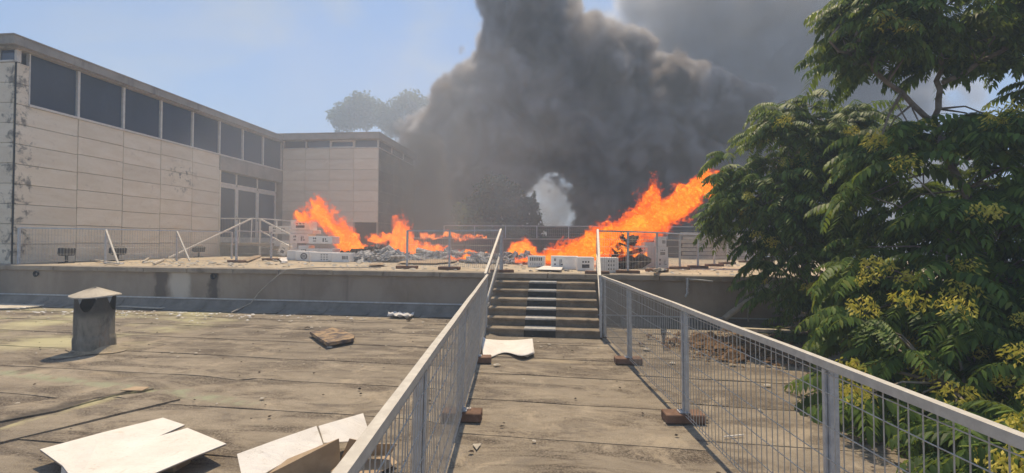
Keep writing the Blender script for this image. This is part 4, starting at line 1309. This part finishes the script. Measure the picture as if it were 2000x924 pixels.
def broad_tree(name, label, base, limbs, lobes, seed, n_parts, n_seeds, density=1.0):
    """tree of heaven: trunk and limbs, twigs to rosettes of pinnate leaves, hanging seed clusters"""
    r = random.Random(seed)
    t = thing(name, label, 'tree', base)
    tr = MB()
    br = MB()
    tops = []
    for path, r0, r1 in limbs:
        pts = [cam2w(*p) for p in path]
        fine = []
        for i in range(len(pts) - 1):
            for k in range(5):
                q = pts[i].lerp(pts[i + 1], k / 5)
                fine.append(q + Vector((r.gauss(0, 0.02), r.gauss(0, 0.02), r.gauss(0, 0.02))))
        fine.append(pts[-1])
        tr.tube(fine, [r0 + (r1 - r0) * i / (len(fine) - 1) for i in range(len(fine))], 8)
        tops += fine[2:]
    inst = []
    tips = []
    for (xc, d, z, rx, rd, rz, num) in lobes:
        c = cam2w(xc, d, z)
        for _ in range(int(num * density)):
            while True:
                q = Vector((r.uniform(-1, 1), r.uniform(-1, 1), r.uniform(-1, 1)))
                if 0.25 < q.length < 1: break
            q = q.normalized() * (q.length ** 0.5)
            p = c + Vector((q.x * rx * CS - q.y * rd * SN, q.x * rx * SN + q.y * rd * CS, q.z * rz))
            hub = min(tops, key=lambda k: (k - p).length)
            tips.append(p)
            mid = hub.lerp(p, 0.55) + Vector((r.gauss(0, 0.06), r.gauss(0, 0.06), 0.10))
            if (hub - p).length < 2.6: br.tube([hub, mid, p], [0.016, 0.010, 0.006], 4, False)
            out = (p - c); out.z *= 0.5
            az0 = math.atan2(out.y, out.x)
            for k in range(r.randint(7, 10)):
                az = az0 + r.gauss(0, 1.25)
                Mx = Matrix.Translation(p + Vector((0, 0, r.uniform(-0.06, 0.03)))) @ Matrix.Rotation(az, 4, 'Z') @ Matrix.Rotation(r.gauss(0, 0.2), 4, 'X') @ Matrix.Scale(r.uniform(0.6, 1.25), 4)
                inst.append((r.randrange(len(LEAVES)), Mx))
    tr.build('trunk', M['bark'], t)
    br.build('branches', M['bark'], t, kind='stuff')
    inst.sort(key=lambda a: (a[1].translation - CAM).length)
    inst_a, inst_b = inst[:n_parts], inst[n_parts:]
    for k, Mx in inst_a:
        o = bpy.data.objects.new('leaf', LEAVES[k][2]); COL.objects.link(o)
        o.parent = t
        o.matrix_local = Matrix.Translation(-ORG[t]) @ Mx
    if inst_b:
        mesh_from_instances('foliage', LEAVES, inst_b, M['leaf'], t)['kind'] = 'stuff'
    near = sorted(tips, key=lambda p: (p - CAM).length)[:int(len(tips) * 0.6)]
    r.shuffle(near)
    for p in near[:n_seeds]:
        o = bpy.data.objects.new('seed_cluster', SEEDS[r.randrange(5)]); COL.objects.link(o); o['kind'] = 'stuff'
        o.parent = t
        q = (CAM - p).normalized()
        o.location = p + q * r.uniform(0.35, 0.5) + Vector((0, 0, r.uniform(0.05, 0.2))) - ORG[t]
        o.rotation_euler = (0, 0, r.uniform(0, 6.28))
        s_ = r.uniform(0.7, 1.2); o.scale = (s_, s_, s_)
    return t


broad_tree('broadleaf_tree', 'dark green rounded tree overhanging the terrace beside right mesh fence', tuple(cam2w(6.0, 9.3, -4)),
           [([(6.0, 9.3, -4), (5.9, 9.0, 0), (5.6, 8.7, 1.6), (5.1, 8.4, 3.2), (5.2, 8.3, 4.2)], 0.13, 0.03),
            ([(5.8, 8.9, 1.0), (5.0, 8.6, 1.7), (4.2, 8.3, 2.4)], 0.05, 0.02),
            ([(5.7, 8.8, 1.4), (6.2, 8.2, 2.4), (6.5, 8.0, 3.4)], 0.05, 0.02)],
           [(5.15, 8.4, 3.15, 1.20, 1.2, 1.25, 92), (4.75, 8.2, 2.35, 0.95, 1.0, 0.85, 46), (5.35, 8.0, 1.45, 1.15, 1.1, 0.85, 40), (6.3, 8.4, 2.9, 1.1, 1.2, 1.4, 54), (5.9, 8.4, 0.35, 0.95, 0.9, 0.75, 34)], 21, 260, 24)
broad_tree('broadleaf_tree', 'tall sunlit green tree at right with pale limbs and yellow seed clusters', tuple(cam2w(6.4, 5.4, -4)),
           [([(6.4, 5.4, -4), (6.3, 5.5, 0), (6.0, 5.6, 1.6)], 0.12, 0.06), ([(6.0, 5.6, 1.55), (5.55, 5.9, 3.0), (5.58, 6.0, 3.4), (5.75, 6.1, 4.1), (5.7, 6.1, 5.0)], 0.045, 0.025),
            ([(6.2, 5.5, 0.7), (5.4, 5.0, 1.2), (4.9, 4.8, 1.55)], 0.045, 0.018),
            ([(6.2, 5.5, 0.9), (5.6, 5.1, 0.9), (4.7, 4.9, 1.15)], 0.04, 0.015),
            ([(6.3, 5.4, 0.0), (5.0, 4.4, 0.3), (3.9, 4.1, 0.5)], 0.05, 0.02),
            ([(6.3, 5.2, -1.0), (4.8, 3.8, -0.3), (3.6, 3.1, 0.1)], 0.05, 0.02),
            ([(5.6, 6.0, 3.3), (4.7, 5.9, 4.0), (4.1, 5.9, 4.4)], 0.035, 0.015),
            ([(5.7, 6.0, 3.9), (6.6, 5.7, 4.4), (7.4, 5.6, 4.6)], 0.035, 0.015),
            ([(6.1, 5.6, 1.4), (6.6, 5.4, 2.4), (7.2, 5.4, 3.2)], 0.04, 0.02)],
           [(5.60, 5.9, 4.72, 1.35, 0.9, 0.56, 66), (4.72, 5.9, 4.42, 0.45, 0.6, 0.36, 14), (7.2, 5.8, 4.6, 1.0, 0.9, 0.9, 26),
            (5.4, 5.6, 2.55, 1.25, 1.0, 0.75, 60), (6.8, 5.6, 2.6, 1.1, 1.1, 1.0, 40), (5.1, 5.2, 1.55, 1.15, 0.9, 0.8, 50),
            (4.45, 4.9, 0.75, 0.95, 0.8, 0.55, 40), (5.6, 4.8, 0.9, 1.1, 0.9, 0.9, 44), (3.75, 4.3, 0.25, 0.55, 0.6, 0.36, 18),
            (4.5, 4.0, 0.2, 0.8, 0.8, 0.6, 38), (3.75, 3.15, 0.05, 0.55, 0.5, 0.40, 22), (4.6, 3.2, 0.5, 0.7, 0.7, 0.7, 26)], 33, 290, 80)


def leafy_clump(name, label, base, h, lobes, seed, mat, n, size, group=None, trunk=0.12, conifer=False):
    r = np.random.default_rng(seed)
    t = thing(name, label, 'tree', base, group)
    b = Vector(base)
    tb = MB()
    tb.tube([b, b + Vector((0.1, 0, h * 0.4)), b + Vector((0, 0.1, h * 0.8))], [trunk, trunk * 0.7, trunk * 0.3], 8)
    for (x, y, z, rx, ry, rz) in lobes:
        tb.tube([b + Vector((0, 0, h * 0.35)), b + Vector((x * 0.5, y * 0.5, (z + h * 0.35) / 2)), b + Vector((x, y, z))], [trunk * 0.5, trunk * 0.3, trunk * 0.12], 5, False)
    tb.build('trunk', M['bark'], t)
    vs, fs = [], []
    tot = sum(l[3] * l[4] * l[5] for l in lobes)
    for (x, y, z, rx, ry, rz) in lobes:
        m = int(n * rx * ry * rz / tot)
        q = r.normal(size=(m, 3)); q /= np.linalg.norm(q, axis=1)[:, None]
        q *= (r.random(m) ** 0.33)[:, None]
        lump = np.array([noise.noise(Vector(k * 2.3 + seed)) for k in q])
        q *= (0.85 + 0.5 * lump)[:, None]
        c = q * (rx, ry, rz) + np.array((b.x + x, b.y + y, b.z + z))
        for k in range(m):
            u, w = r.normal(size=3), r.normal(size=3)
            u = u / np.linalg.norm(u) * size; w = w / np.linalg.norm(w) * size * 0.6
            i = len(vs)
            vs += [c[k] - u, c[k] + w, c[k] + u, c[k] - w]
            fs.append((i, i + 1, i + 2, i + 3))
    mb = MB(); mb.v = [tuple(v) for v in vs]; mb.f = fs; mb.sm = [False] * len(fs)
    mb.build('crown', mat, t)
    return t


TB = 'trees beyond the terrace'
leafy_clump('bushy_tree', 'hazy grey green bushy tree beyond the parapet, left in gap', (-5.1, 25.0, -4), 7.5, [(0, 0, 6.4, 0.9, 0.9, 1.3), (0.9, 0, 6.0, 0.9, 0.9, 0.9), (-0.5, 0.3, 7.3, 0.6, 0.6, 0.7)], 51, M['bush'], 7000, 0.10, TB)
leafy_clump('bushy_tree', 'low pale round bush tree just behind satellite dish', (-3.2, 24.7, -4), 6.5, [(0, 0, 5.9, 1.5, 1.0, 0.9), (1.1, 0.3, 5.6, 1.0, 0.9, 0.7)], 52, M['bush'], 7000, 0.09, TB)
leafy_clump('conifer_tree', 'grey pointed conifer fading in smoke behind the hut', (-1.5, 25.7, -4), 9, [(0, 0, 8.3 - 0.62 * i, 0.15 + 0.17 * i, 0.15 + 0.17 * i, 0.40) for i in range(6)], 53, M['pine'], 5000, 0.10, TB)
leafy_clump('dense_tree', 'broad dim tree in the smoke behind the bushes', (-3.8, 26.4, -4), 10, [(0, 0, 8.0, 1.7, 1.3, 1.8), (1.3, 0, 7.4, 1.2, 1.2, 1.4), (-1.4, 0, 7.2, 1.2, 1.2, 1.2)], 54, M['pine'], 9000, 0.13, TB)
leafy_clump('stone_pine', 'tall umbrella pine veiled by haze above the wing roof', (-32.9, 80.6, -4), 30,
            [(-7.02, 0, 28.44, 3.38, 3.38, 3.12), (-3.9, 0, 30.78, 3.64, 3.38, 2.6), (1.04, 0, 28.7, 3.12, 3.38, 2.6), (5.46, 0, 30.52, 3.9, 3.38, 2.73), (9.1, 0, 28.7, 3.12, 3.12, 3.12), (3.12, 0, 26.62, 3.64, 3.12, 2.34), (-3.38, 0, 27.92, 2.86, 2.6, 2.08), (6.5, 0, 25.06, 2.86, 2.6, 1.82)], 55, M['pine'], 16000, 0.30, None, 0.5)

# ------------------------------------------------------------------ fire
def field_group(name):
    t = bpy.data.node_groups.new(name, 'GeometryNodeTree')
    t.interface.new_socket('Geometry', in_out='OUTPUT', socket_type='NodeSocketGeometry')
    g = NT(t)
    return t, g, g.n('GeometryNodeInputPosition').outputs[0]


def flame_surface():
    """bright inner filaments of the flames"""
    m, g = new_mat('flame_core')
    p = g.pos()
    r = g.n('ShaderNodeVectorRotate', {'Vector': p, 'Axis': (0, 1, 0), 'Angle': 0.9}, rotation_type='AXIS_ANGLE').outputs[0]
    n = g.noise(g.scale(r, (12, 12, 5.5)), 1.0, 5, 0.65, 1.0)
    col = g.mix(g.ramp(n, 0.40, 0.62), c4((1.0, 0.14, 0.010)), c4((1.0, 0.42, 0.045)))
    e = g.n('ShaderNodeEmission', {0: col, 1: g.ramp(n, 0.35, 0.65, 0.8, 1.5)})
    mx = g.n('ShaderNodeMixShader', {0: 0.45, 1: g.n('ShaderNodeBsdfTransparent').outputs[0], 2: e.outputs[0]})
    g.t.links.new(mx.outputs[0], g.n('ShaderNodeOutputMaterial').inputs[0])
    m.cycles.emission_sampling = 'NONE'
    return m


def flame_volume():
    """glowing gas: colour and strength follow how deep inside the flame one is"""
    m, g = new_mat('flame_gas')
    d = g.n('ShaderNodeAttribute', attribute_name='density').outputs['Fac']
    n = g.noise(g.pos(), 16.0, 3, 0.65, 0.6)
    h = g.m('ADD', d, g.m('MULTIPLY', g.m('SUBTRACT', n, 0.5), 0.5))
    a = g.ramp(d, 0.02, 0.26)
    col = g.mix(g.ramp(h, 0.02, 0.35), c4((0.85, 0.055, 0.010)), c4((1.0, 0.175, 0.008)))
    col = g.mix(g.ramp(h, 0.38, 0.95), col, c4((1.0, 0.46, 0.03)))
    v = g.n('ShaderNodeVolumePrincipled', {'Color': (0.02, 0.01, 0.01, 1), 'Density': g.m('MULTIPLY', a, FIRE_SIGMA), 'Emission Strength': g.m('MULTIPLY', a, FIRE_SIGMA * FIRE_GLOW), 'Emission Color': col})
    v.inputs['Density Attribute'].default_value = ''
    g.t.links.new(v.outputs[0], g.n('ShaderNodeOutputMaterial').inputs[1])
    m.cycles.volume_step_rate = 1.2
    return m


FIRE_SIGMA, FIRE_GLOW = 4.5, 1.15
M['flame'] = flame_surface()
M['flame_gas'] = flame_volume()


def fire(top, bot, y, th, label, lean=0.6, seed=0.0, tear=1.35, voxel=0.034):
    """flame body between two height curves, torn by noise stretched along the wind, meshed where the field crosses zero"""
    x0, x1 = top[0][0] - 0.2, top[-1][0] + 0.2
    top = [(x0, top[0][1])] + list(top) + [(x1, top[-1][1])]
    bot = [(x0, bot[0][1])] + list(bot) + [(x1, bot[-1][1])]
    z0, z1 = TZ, max(b for _, b in top) + 0.7
    t, g, p = field_group('flame_field')
    q = g.vm('ADD', p, (seed, 0, 0))
    wv = g.noise(q, 1.3, 2, 0.5, 0, 1)
    pw = g.vm('ADD', p, g.vm('MULTIPLY', g.vm('SUBTRACT', wv, (0.5, 0.5, 0.5)), (0.7, 0.4, 0.8)))
    wv2 = g.noise(q, 4.5, 2, 0.55, 0, 1)
    pw = g.vm('ADD', pw, g.vm('MULTIPLY', g.vm('SUBTRACT', wv2, (0.5, 0.5, 0.5)), (0.42, 0.25, 0.50)))
    s = g.n('ShaderNodeSeparateXYZ', {0: pw})
    xn = g.ramp(s.outputs[0], x0, x1, 0, 1, False)
    zr = z1 - z0
    zt = g.m('MULTIPLY', g.curve(xn, [((a - x0) / (x1 - x0), (b - z0) / zr) for a, b in top]), zr)
    zb = g.m('MULTIPLY', g.curve(xn, [((a - x0) / (x1 - x0), (b - z0) / zr) for a, b in bot]), zr)
    z = g.m('SUBTRACT', s.outputs[2], z0)
    mid = g.m('MULTIPLY', g.m('ADD', zt, zb), 0.5)
    half = g.m('MAXIMUM', g.m('MULTIPLY', g.m('SUBTRACT', zt, zb), 0.5), 0.02)
    fz = g.m('DIVIDE', g.m('ABSOLUTE', g.m('SUBTRACT', z, mid)), half)
    fy = g.m('DIVIDE', g.m('ABSOLUTE', g.m('SUBTRACT', s.outputs[1], y)), th)
    d = g.m('SQRT', g.m('ADD', g.m('MULTIPLY', fz, fz), g.m('MULTIPLY', fy, fy)))
    f = g.m('SUBTRACT', 1.0, d)
    rot = g.n('ShaderNodeVectorRotate', {'Vector': g.vm('ADD', pw, (seed, 0, 0)), 'Axis': (0, 1, 0), 'Angle': -lean}, rotation_type='AXIS_ANGLE').outputs[0]
    n1 = g.noise(g.vm('MULTIPLY', rot, (3.4, 3.0, 1.3)), 1.0, 3, 0.6, 0.5)
    n2 = g.noise(g.vm('MULTIPLY', rot, (12.0, 11.0, 5.0)), 1.0, 3, 0.6, 0.9)
    f = g.m('ADD', f, g.m('MULTIPLY', g.m('SUBTRACT', n1, 0.5), 1.7 * tear))
    f = g.m('ADD', f, g.m('MULTIPLY', g.m('SUBTRACT', n2, 0.5), 2.0 * tear))
    f = g.m('SUBTRACT', f, 0.10)
    f = g.m('MINIMUM', f, g.m('MULTIPLY', g.m('SUBTRACT', g.n('ShaderNodeSeparateXYZ', {0: p}).outputs[2], z0 + 0.02), 6))
    f = g.m('MINIMUM', g.m('MAXIMUM', f, 0.0), 1.0)
    lo, hi = (x0 - 0.3, y - th - 0.35, z0 - 0.05), (x1 + 0.3, y + th + 0.35, z1)
    vc = g.n('GeometryNodeVolumeCube', {'Density': f, 'Background': 0.0, 'Min': lo, 'Max': hi,
             'Resolution X': int((hi[0] - lo[0]) / voxel), 'Resolution Y': int((hi[1] - lo[1]) / (voxel * 1.4)), 'Resolution Z': int((hi[2] - lo[2]) / voxel)})
    vm_ = g.n('GeometryNodeVolumeToMesh', {'Volume': vc.outputs[0], 'Threshold': 0.5, 'Adaptivity': 0.05})
    g.t.links.new(vm_.outputs[0], g.n('NodeGroupOutput').inputs[0])
    tmp = bpy.data.objects.new('fire', bpy.data.meshes.new('fire'))
    COL.objects.link(tmp)
    tmp.modifiers.new('field', 'NODES').node_group = t
    dg = bpy.context.evaluated_depsgraph_get()
    me = bpy.data.meshes.new_from_object(tmp.evaluated_get(dg))
    bpy.data.objects.remove(tmp)
    me.name = 'fire'
    me.materials.clear()
    me.materials.append(M['flame'])
    org = Vector(((x0 + x1) / 2, y, z0))
    me.transform(Matrix.Translation(-org))
    o = link('fire', me, None, org)
    tag(o, label, 'fire', 'fires burning on the terrace', 'stuff')
    t2 = t.copy()                                      # the same field again, kept as glowing gas round the core
    h = NT.__new__(NT); h.t = t2
    cube = next(k for k in t2.nodes if k.bl_idname == 'GeometryNodeVolumeCube')
    out = next(k for k in t2.nodes if k.bl_idname == 'NodeGroupOutput')
    sm = h.n('GeometryNodeSetMaterial', {'Geometry': cube.outputs[0], 'Material': M['flame_gas']})
    t2.links.new(sm.outputs[0], out.inputs[0])
    vol = bpy.data.volumes.new('flame_gas')
    vol.materials.append(M['flame_gas'])
    v = bpy.data.objects.new('flame_gas', vol)
    COL.objects.link(v)
    v.parent = o
    v.location = -org
    v.modifiers.new('field', 'NODES').node_group = t2
    v['kind'] = 'stuff'
    return o


fire([(-9.65, 2.8), (-9.4, 3.5), (-9.12, 3.3), (-8.75, 2.8), (-8.45, 2.55), (-8.1, 2.45), (-7.8, 2.1), (-7.55, 1.5)],
     [(-9.65, 2.45), (-9.1, 2.05), (-8.7, 1.65), (-8.35, 1.3), (-8.0, 1.0), (-7.55, 1.0)], 16.7, 0.45, 'tall orange fire leaning left beside the carton stack', -0.5, 5.3)
fire([(-7.1, 1.95), (-6.6, 2.1), (-6.25, 2.65), (-5.9, 2.2), (-5.3, 1.6), (-4.4, 1.45), (-3.4, 1.3), (-2.4, 1.2)],
     [(-7.1, 1.75), (-6.8, 1.65), (-6.5, 1.1), (-6.1, 0.95), (-2.4, 0.9)], 17.3, 0.42, 'orange fire in the middle of terrace above grey ash', 0.2, 9.0)
fire([(-6.6, 2.2), (-6.0, 2.0), (-5.5, 2.12), (-5.1, 1.95), (-4.6, 2.1), (-4.2, 1.95)],
     [(-6.6, 1.88), (-4.2, 1.88)], 22.5, 0.22, 'thin line of flame along the top of the parapet', 0.9, 14.0, 0.8)
fire([(-3.3, 1.22), (-2.4, 1.25), (-1.9, 1.5), (-1.4, 1.75), (-0.9, 1.5), (-0.4, 1.35)],
     [(-3.3, 0.95), (-0.4, 0.95)], 15.4, 0.28, 'low ragged flames behind the left post of the steps', 0.3, 21.0)
fire([(-0.85, 1.25), (-0.3, 1.62), (0.25, 1.66), (0.7, 1.85), (1.07, 2.3), (1.6, 2.5), (2.2, 2.95), (2.65, 3.35), (2.85, 3.6), (3.1, 3.15), (3.5, 3.4), (4.3, 3.8)],
     [(-0.85, 0.9), (0.7, 0.9), (1.3, 1.0), (1.7, 1.3), (2.2, 1.6), (2.8, 1.9), (3.4, 2.2), (3.8, 2.6), (4.3, 3.2)], 13.9, 0.50, 'largest bright fire blown right toward the tree', 0.95, 31.0)

fire([(1.2, 1.4), (1.4, 1.8), (1.55, 2.0), (1.7, 1.9), (1.8, 1.6)], [(1.2, 1.2), (1.8, 1.3)], 12.6, 0.18, 'small flames licking through the charred pile', 0.7, 44.0, 1.6)

# ------------------------------------------------------------------ smoke
def smoke(name, zs, left, right, yc, th, dens, col, amp, seed, edge, label, voxel, holes=()):
    """billowing smoke: a density grid filled from two boundary curves over height, swollen by cell noise into lobes"""
    t, g, p = field_group('smoke_field')
    zmax = zs[-1]
    q = g.vm('ADD', p, (seed, seed * 0.7, 0))
    wv = g.noise(q, 0.14, 2, 0.5, 0, 1)
    pw = g.vm('ADD', p, g.vm('MULTIPLY', g.vm('SUBTRACT', wv, (0.5, 0.5, 0.5)), (3.0, 3.0, 3.0)))
    s = g.n('ShaderNodeSeparateXYZ', {0: pw})
    zn = g.ramp(s.outputs[2], 0, zmax, 0, 1, False)
    a0, a1 = min(left) - 1, max(right) + 1
    w = a1 - a0
    L = g.m('ADD', g.m('MULTIPLY', g.curve(zn, [(z / zmax, (a - a0) / w) for z, a in zip(zs, left)]), w), a0)
    R = g.m('ADD', g.m('MULTIPLY', g.curve(zn, [(z / zmax, (a - a0) / w) for z, a in zip(zs, right)]), w), a0)
    cx = g.m('MULTIPLY', g.m('ADD', L, R), 0.5)
    rx = g.m('MULTIPLY', g.m('SUBTRACT', R, L), 0.5)
    ry = g.m('ADD', th[0], g.m('MULTIPLY', zn, th[1]))
    # distance to a super-ellipse, roughly in metres
    ux = g.m('POWER', g.m('DIVIDE', g.m('ABSOLUTE', g.m('SUBTRACT', s.outputs[0], cx)), rx), 3.0)
    uy = g.m('POWER', g.m('DIVIDE', g.m('ABSOLUTE', g.m('SUBTRACT', s.outputs[1], yc)), ry), 3.0)
    d = g.m('POWER', g.m('ADD', ux, uy), 0.3333)
    f = g.m('MULTIPLY', g.m('SUBTRACT', 1.0, d), g.m('MINIMUM', rx, ry))
    def cell(sc, a, off):
        v = g.n('ShaderNodeTexVoronoi', {'Vector': g.vm('ADD', pw, (seed + off, off, seed)), 'Scale': sc}, feature='SMOOTH_F1')
        v.inputs['Smoothness'].default_value = 0.3
        return g.m('MULTIPLY', g.m('SUBTRACT', 0.42, v.outputs['Distance']), a)
    f = g.m('ADD', f, cell(0.26, amp * 1.5, 0))
    f = g.m('ADD', f, cell(0.62, amp * 1.05, 5))
    f = g.m('ADD', f, cell(1.5, amp * 0.48, 9))
    f = g.m('ADD', f, g.m('MULTIPLY', g.m('SUBTRACT', g.noise(q, 0.9, 5, 0.62, 0.4), 0.5), amp * 1.0))
    n2 = g.noise(q, 0.3, 3, 0.5)
    f = g.m('ADD', f, amp * 0.5)
    for hx, hz_, hr, hs in holes:                      # clear pockets where one sees through the smoke
        px_, pz_ = s.outputs[0], s.outputs[2]
        rr = g.m('SQRT', g.m('ADD', g.m('POWER', g.m('SUBTRACT', px_, hx), 2.0), g.m('POWER', g.m('MULTIPLY', g.m('SUBTRACT', pz_, hz_), 0.75), 2.0)))
        f = g.m('SUBTRACT', f, g.m('MULTIPLY', g.ramp(g.m('ADD', rr, g.m('MULTIPLY', g.m('SUBTRACT', g.noise(p, 1.0, 5, 0.65), 0.5), 4.2)), 0.0, hr, 1, 0), hs))
    dn = g.m('MULTIPLY', g.ramp(f, 0.0, edge), g.ramp(n2, 0.3, 0.7, 0.5, 1.3))
    lo = (min(left) - 2.0, yc - th[0] - th[1] - 2.0, TZ + 0.02)
    hi = (max(right) + 2.0, yc + th[0] + th[1] + 2.0, zmax)
    vc = g.n('GeometryNodeVolumeCube', {'Density': dn, 'Background': 0.0, 'Min': lo, 'Max': hi,
             'Resolution X': int((hi[0] - lo[0]) / voxel), 'Resolution Y': int((hi[1] - lo[1]) / (voxel * 1.3)), 'Resolution Z': int((hi[2] - lo[2]) / voxel)})
    m, k = new_mat('smoke_gas')
    cc = c4(col)
    if dens > 2:                                       # soot-rich and paler swirls
        sw = k.noise(k.scale(k.pos(), (1, 1, 0.75)), 0.32, 4, 0.6, 1.2)
        cc = k.mix(k.ramp(sw, 0.34, 0.66), c4([q_ * w_ for q_, w_ in zip(col, (0.66, 0.59, 0.54))]), c4([min(0.9, q_ * 1.32) for q_ in col]))
    v = k.n('ShaderNodeVolumePrincipled', {'Color': cc, 'Density': dens, 'Anisotropy': 0.2})
    v.inputs['Density Attribute'].default_value = 'density'
    k.t.links.new(v.outputs[0], k.n('ShaderNodeOutputMaterial').inputs[1])
    m.cycles.volume_step_rate = SMOKE_STEP
    sm = g.n('GeometryNodeSetMaterial', {'Geometry': vc.outputs[0], 'Material': m})
    g.t.links.new(sm.outputs[0], g.n('NodeGroupOutput').inputs[0])
    vol = bpy.data.volumes.new(name)
    vol.materials.append(m)
    o = bpy.data.objects.new(name, vol)
    COL.objects.link(o)
    o.modifiers.new('field', 'NODES').node_group = t
    return tag(o, label, 'smoke', None, 'stuff')


SMOKE_STEP = 2.0
smoke('smoke', [0, 2, 4, 6, 8, 10, 12, 13.2, 14.4, 16, 18, 20, 22.5], [-12.5, -12.8, -12.6, -11.8, -10.6, -9.2, -8.2, -7.6, -5.9, -5.3, -5.0, -4.2, -3.8], [13, 13.5, 14, 14, 13.5, 12.5, 10.5, 8.5, 5.8, 2.6, 0.9, 0.4, 0.2],
      33.4, (4.0, 2.4), 3.0, (0.52, 0.515, 0.525), 1.5, 4.0, 0.4, 'thick dark grey column of smoke rising behind the fires', 0.18, ((-0.4, 4.2, 4.2, 7.0), (-4.6, 3.2, 3.8, 4.5)))
smoke('smoke', [0, 4, 7, 10, 13, 15, 18, 22, 26.5], [-3, -2.5, -2, -1.4, -0.6, 0.8, 3.2, 4.6, 5.4], [28, 29, 30, 30, 30, 30, 30, 30, 30],
      39.5, (2.6, 2.6), 0.65, (0.90, 0.895, 0.89), 1.8, 17.0, 1.4, 'paler grey bank of smoke drifting right behind the tree', 0.30)
smoke('smoke', [0.8, 2, 4, 6, 7.4], [-9.3, -9.2, -9.0, -8.9, -9.0], [-5.8, -5.8, -6.0, -6.4, -7.0],
      23.9, (2.1, 0.5), 1.5, (0.13, 0.13, 0.135), 0.9, 8.0, 1.6, 'dark smoke rolling past the right end of wing', 0.12)
smoke('smoke', [1.2, 2.2, 3.4, 4.6, 5.6], [-5.8, -6.0, -5.8, -5.2, -4.0], [0.9, 0.9, 0.6, 0.2, -0.6],
      23.6, (0.45, 0.2), 0.25, (0.90, 0.91, 0.93), 0.5, 12.0, 1.2, 'pale thin smoke drifting before the bushy trees', 0.12)
smoke('smoke', [0.9, 3, 5, 7, 9], [-14.0, -14.0, -13.9, -13.5, -12.5], [1, 1.5, 1.0, 0.0, -2],
      16.6, (4.6, 0.5), 0.028, (0.88, 0.92, 0.97), 2.6, 6.0, 3.0, 'thin pale veil of smoke hanging over the terrace', 0.30)

# ------------------------------------------------------------------ haze
hz, g = new_mat('haze_air')
v = g.n('ShaderNodeVolumePrincipled', {'Color': (0.62, 0.78, 1.0, 1), 'Density': 0.0062, 'Anisotropy': 0.3})
g.t.links.new(v.outputs[0], g.n('ShaderNodeOutputMaterial').inputs[1])
MB().box(-310, 310, -310, 310, -5.0, 40.0).build('haze', hz, kind='stuff')
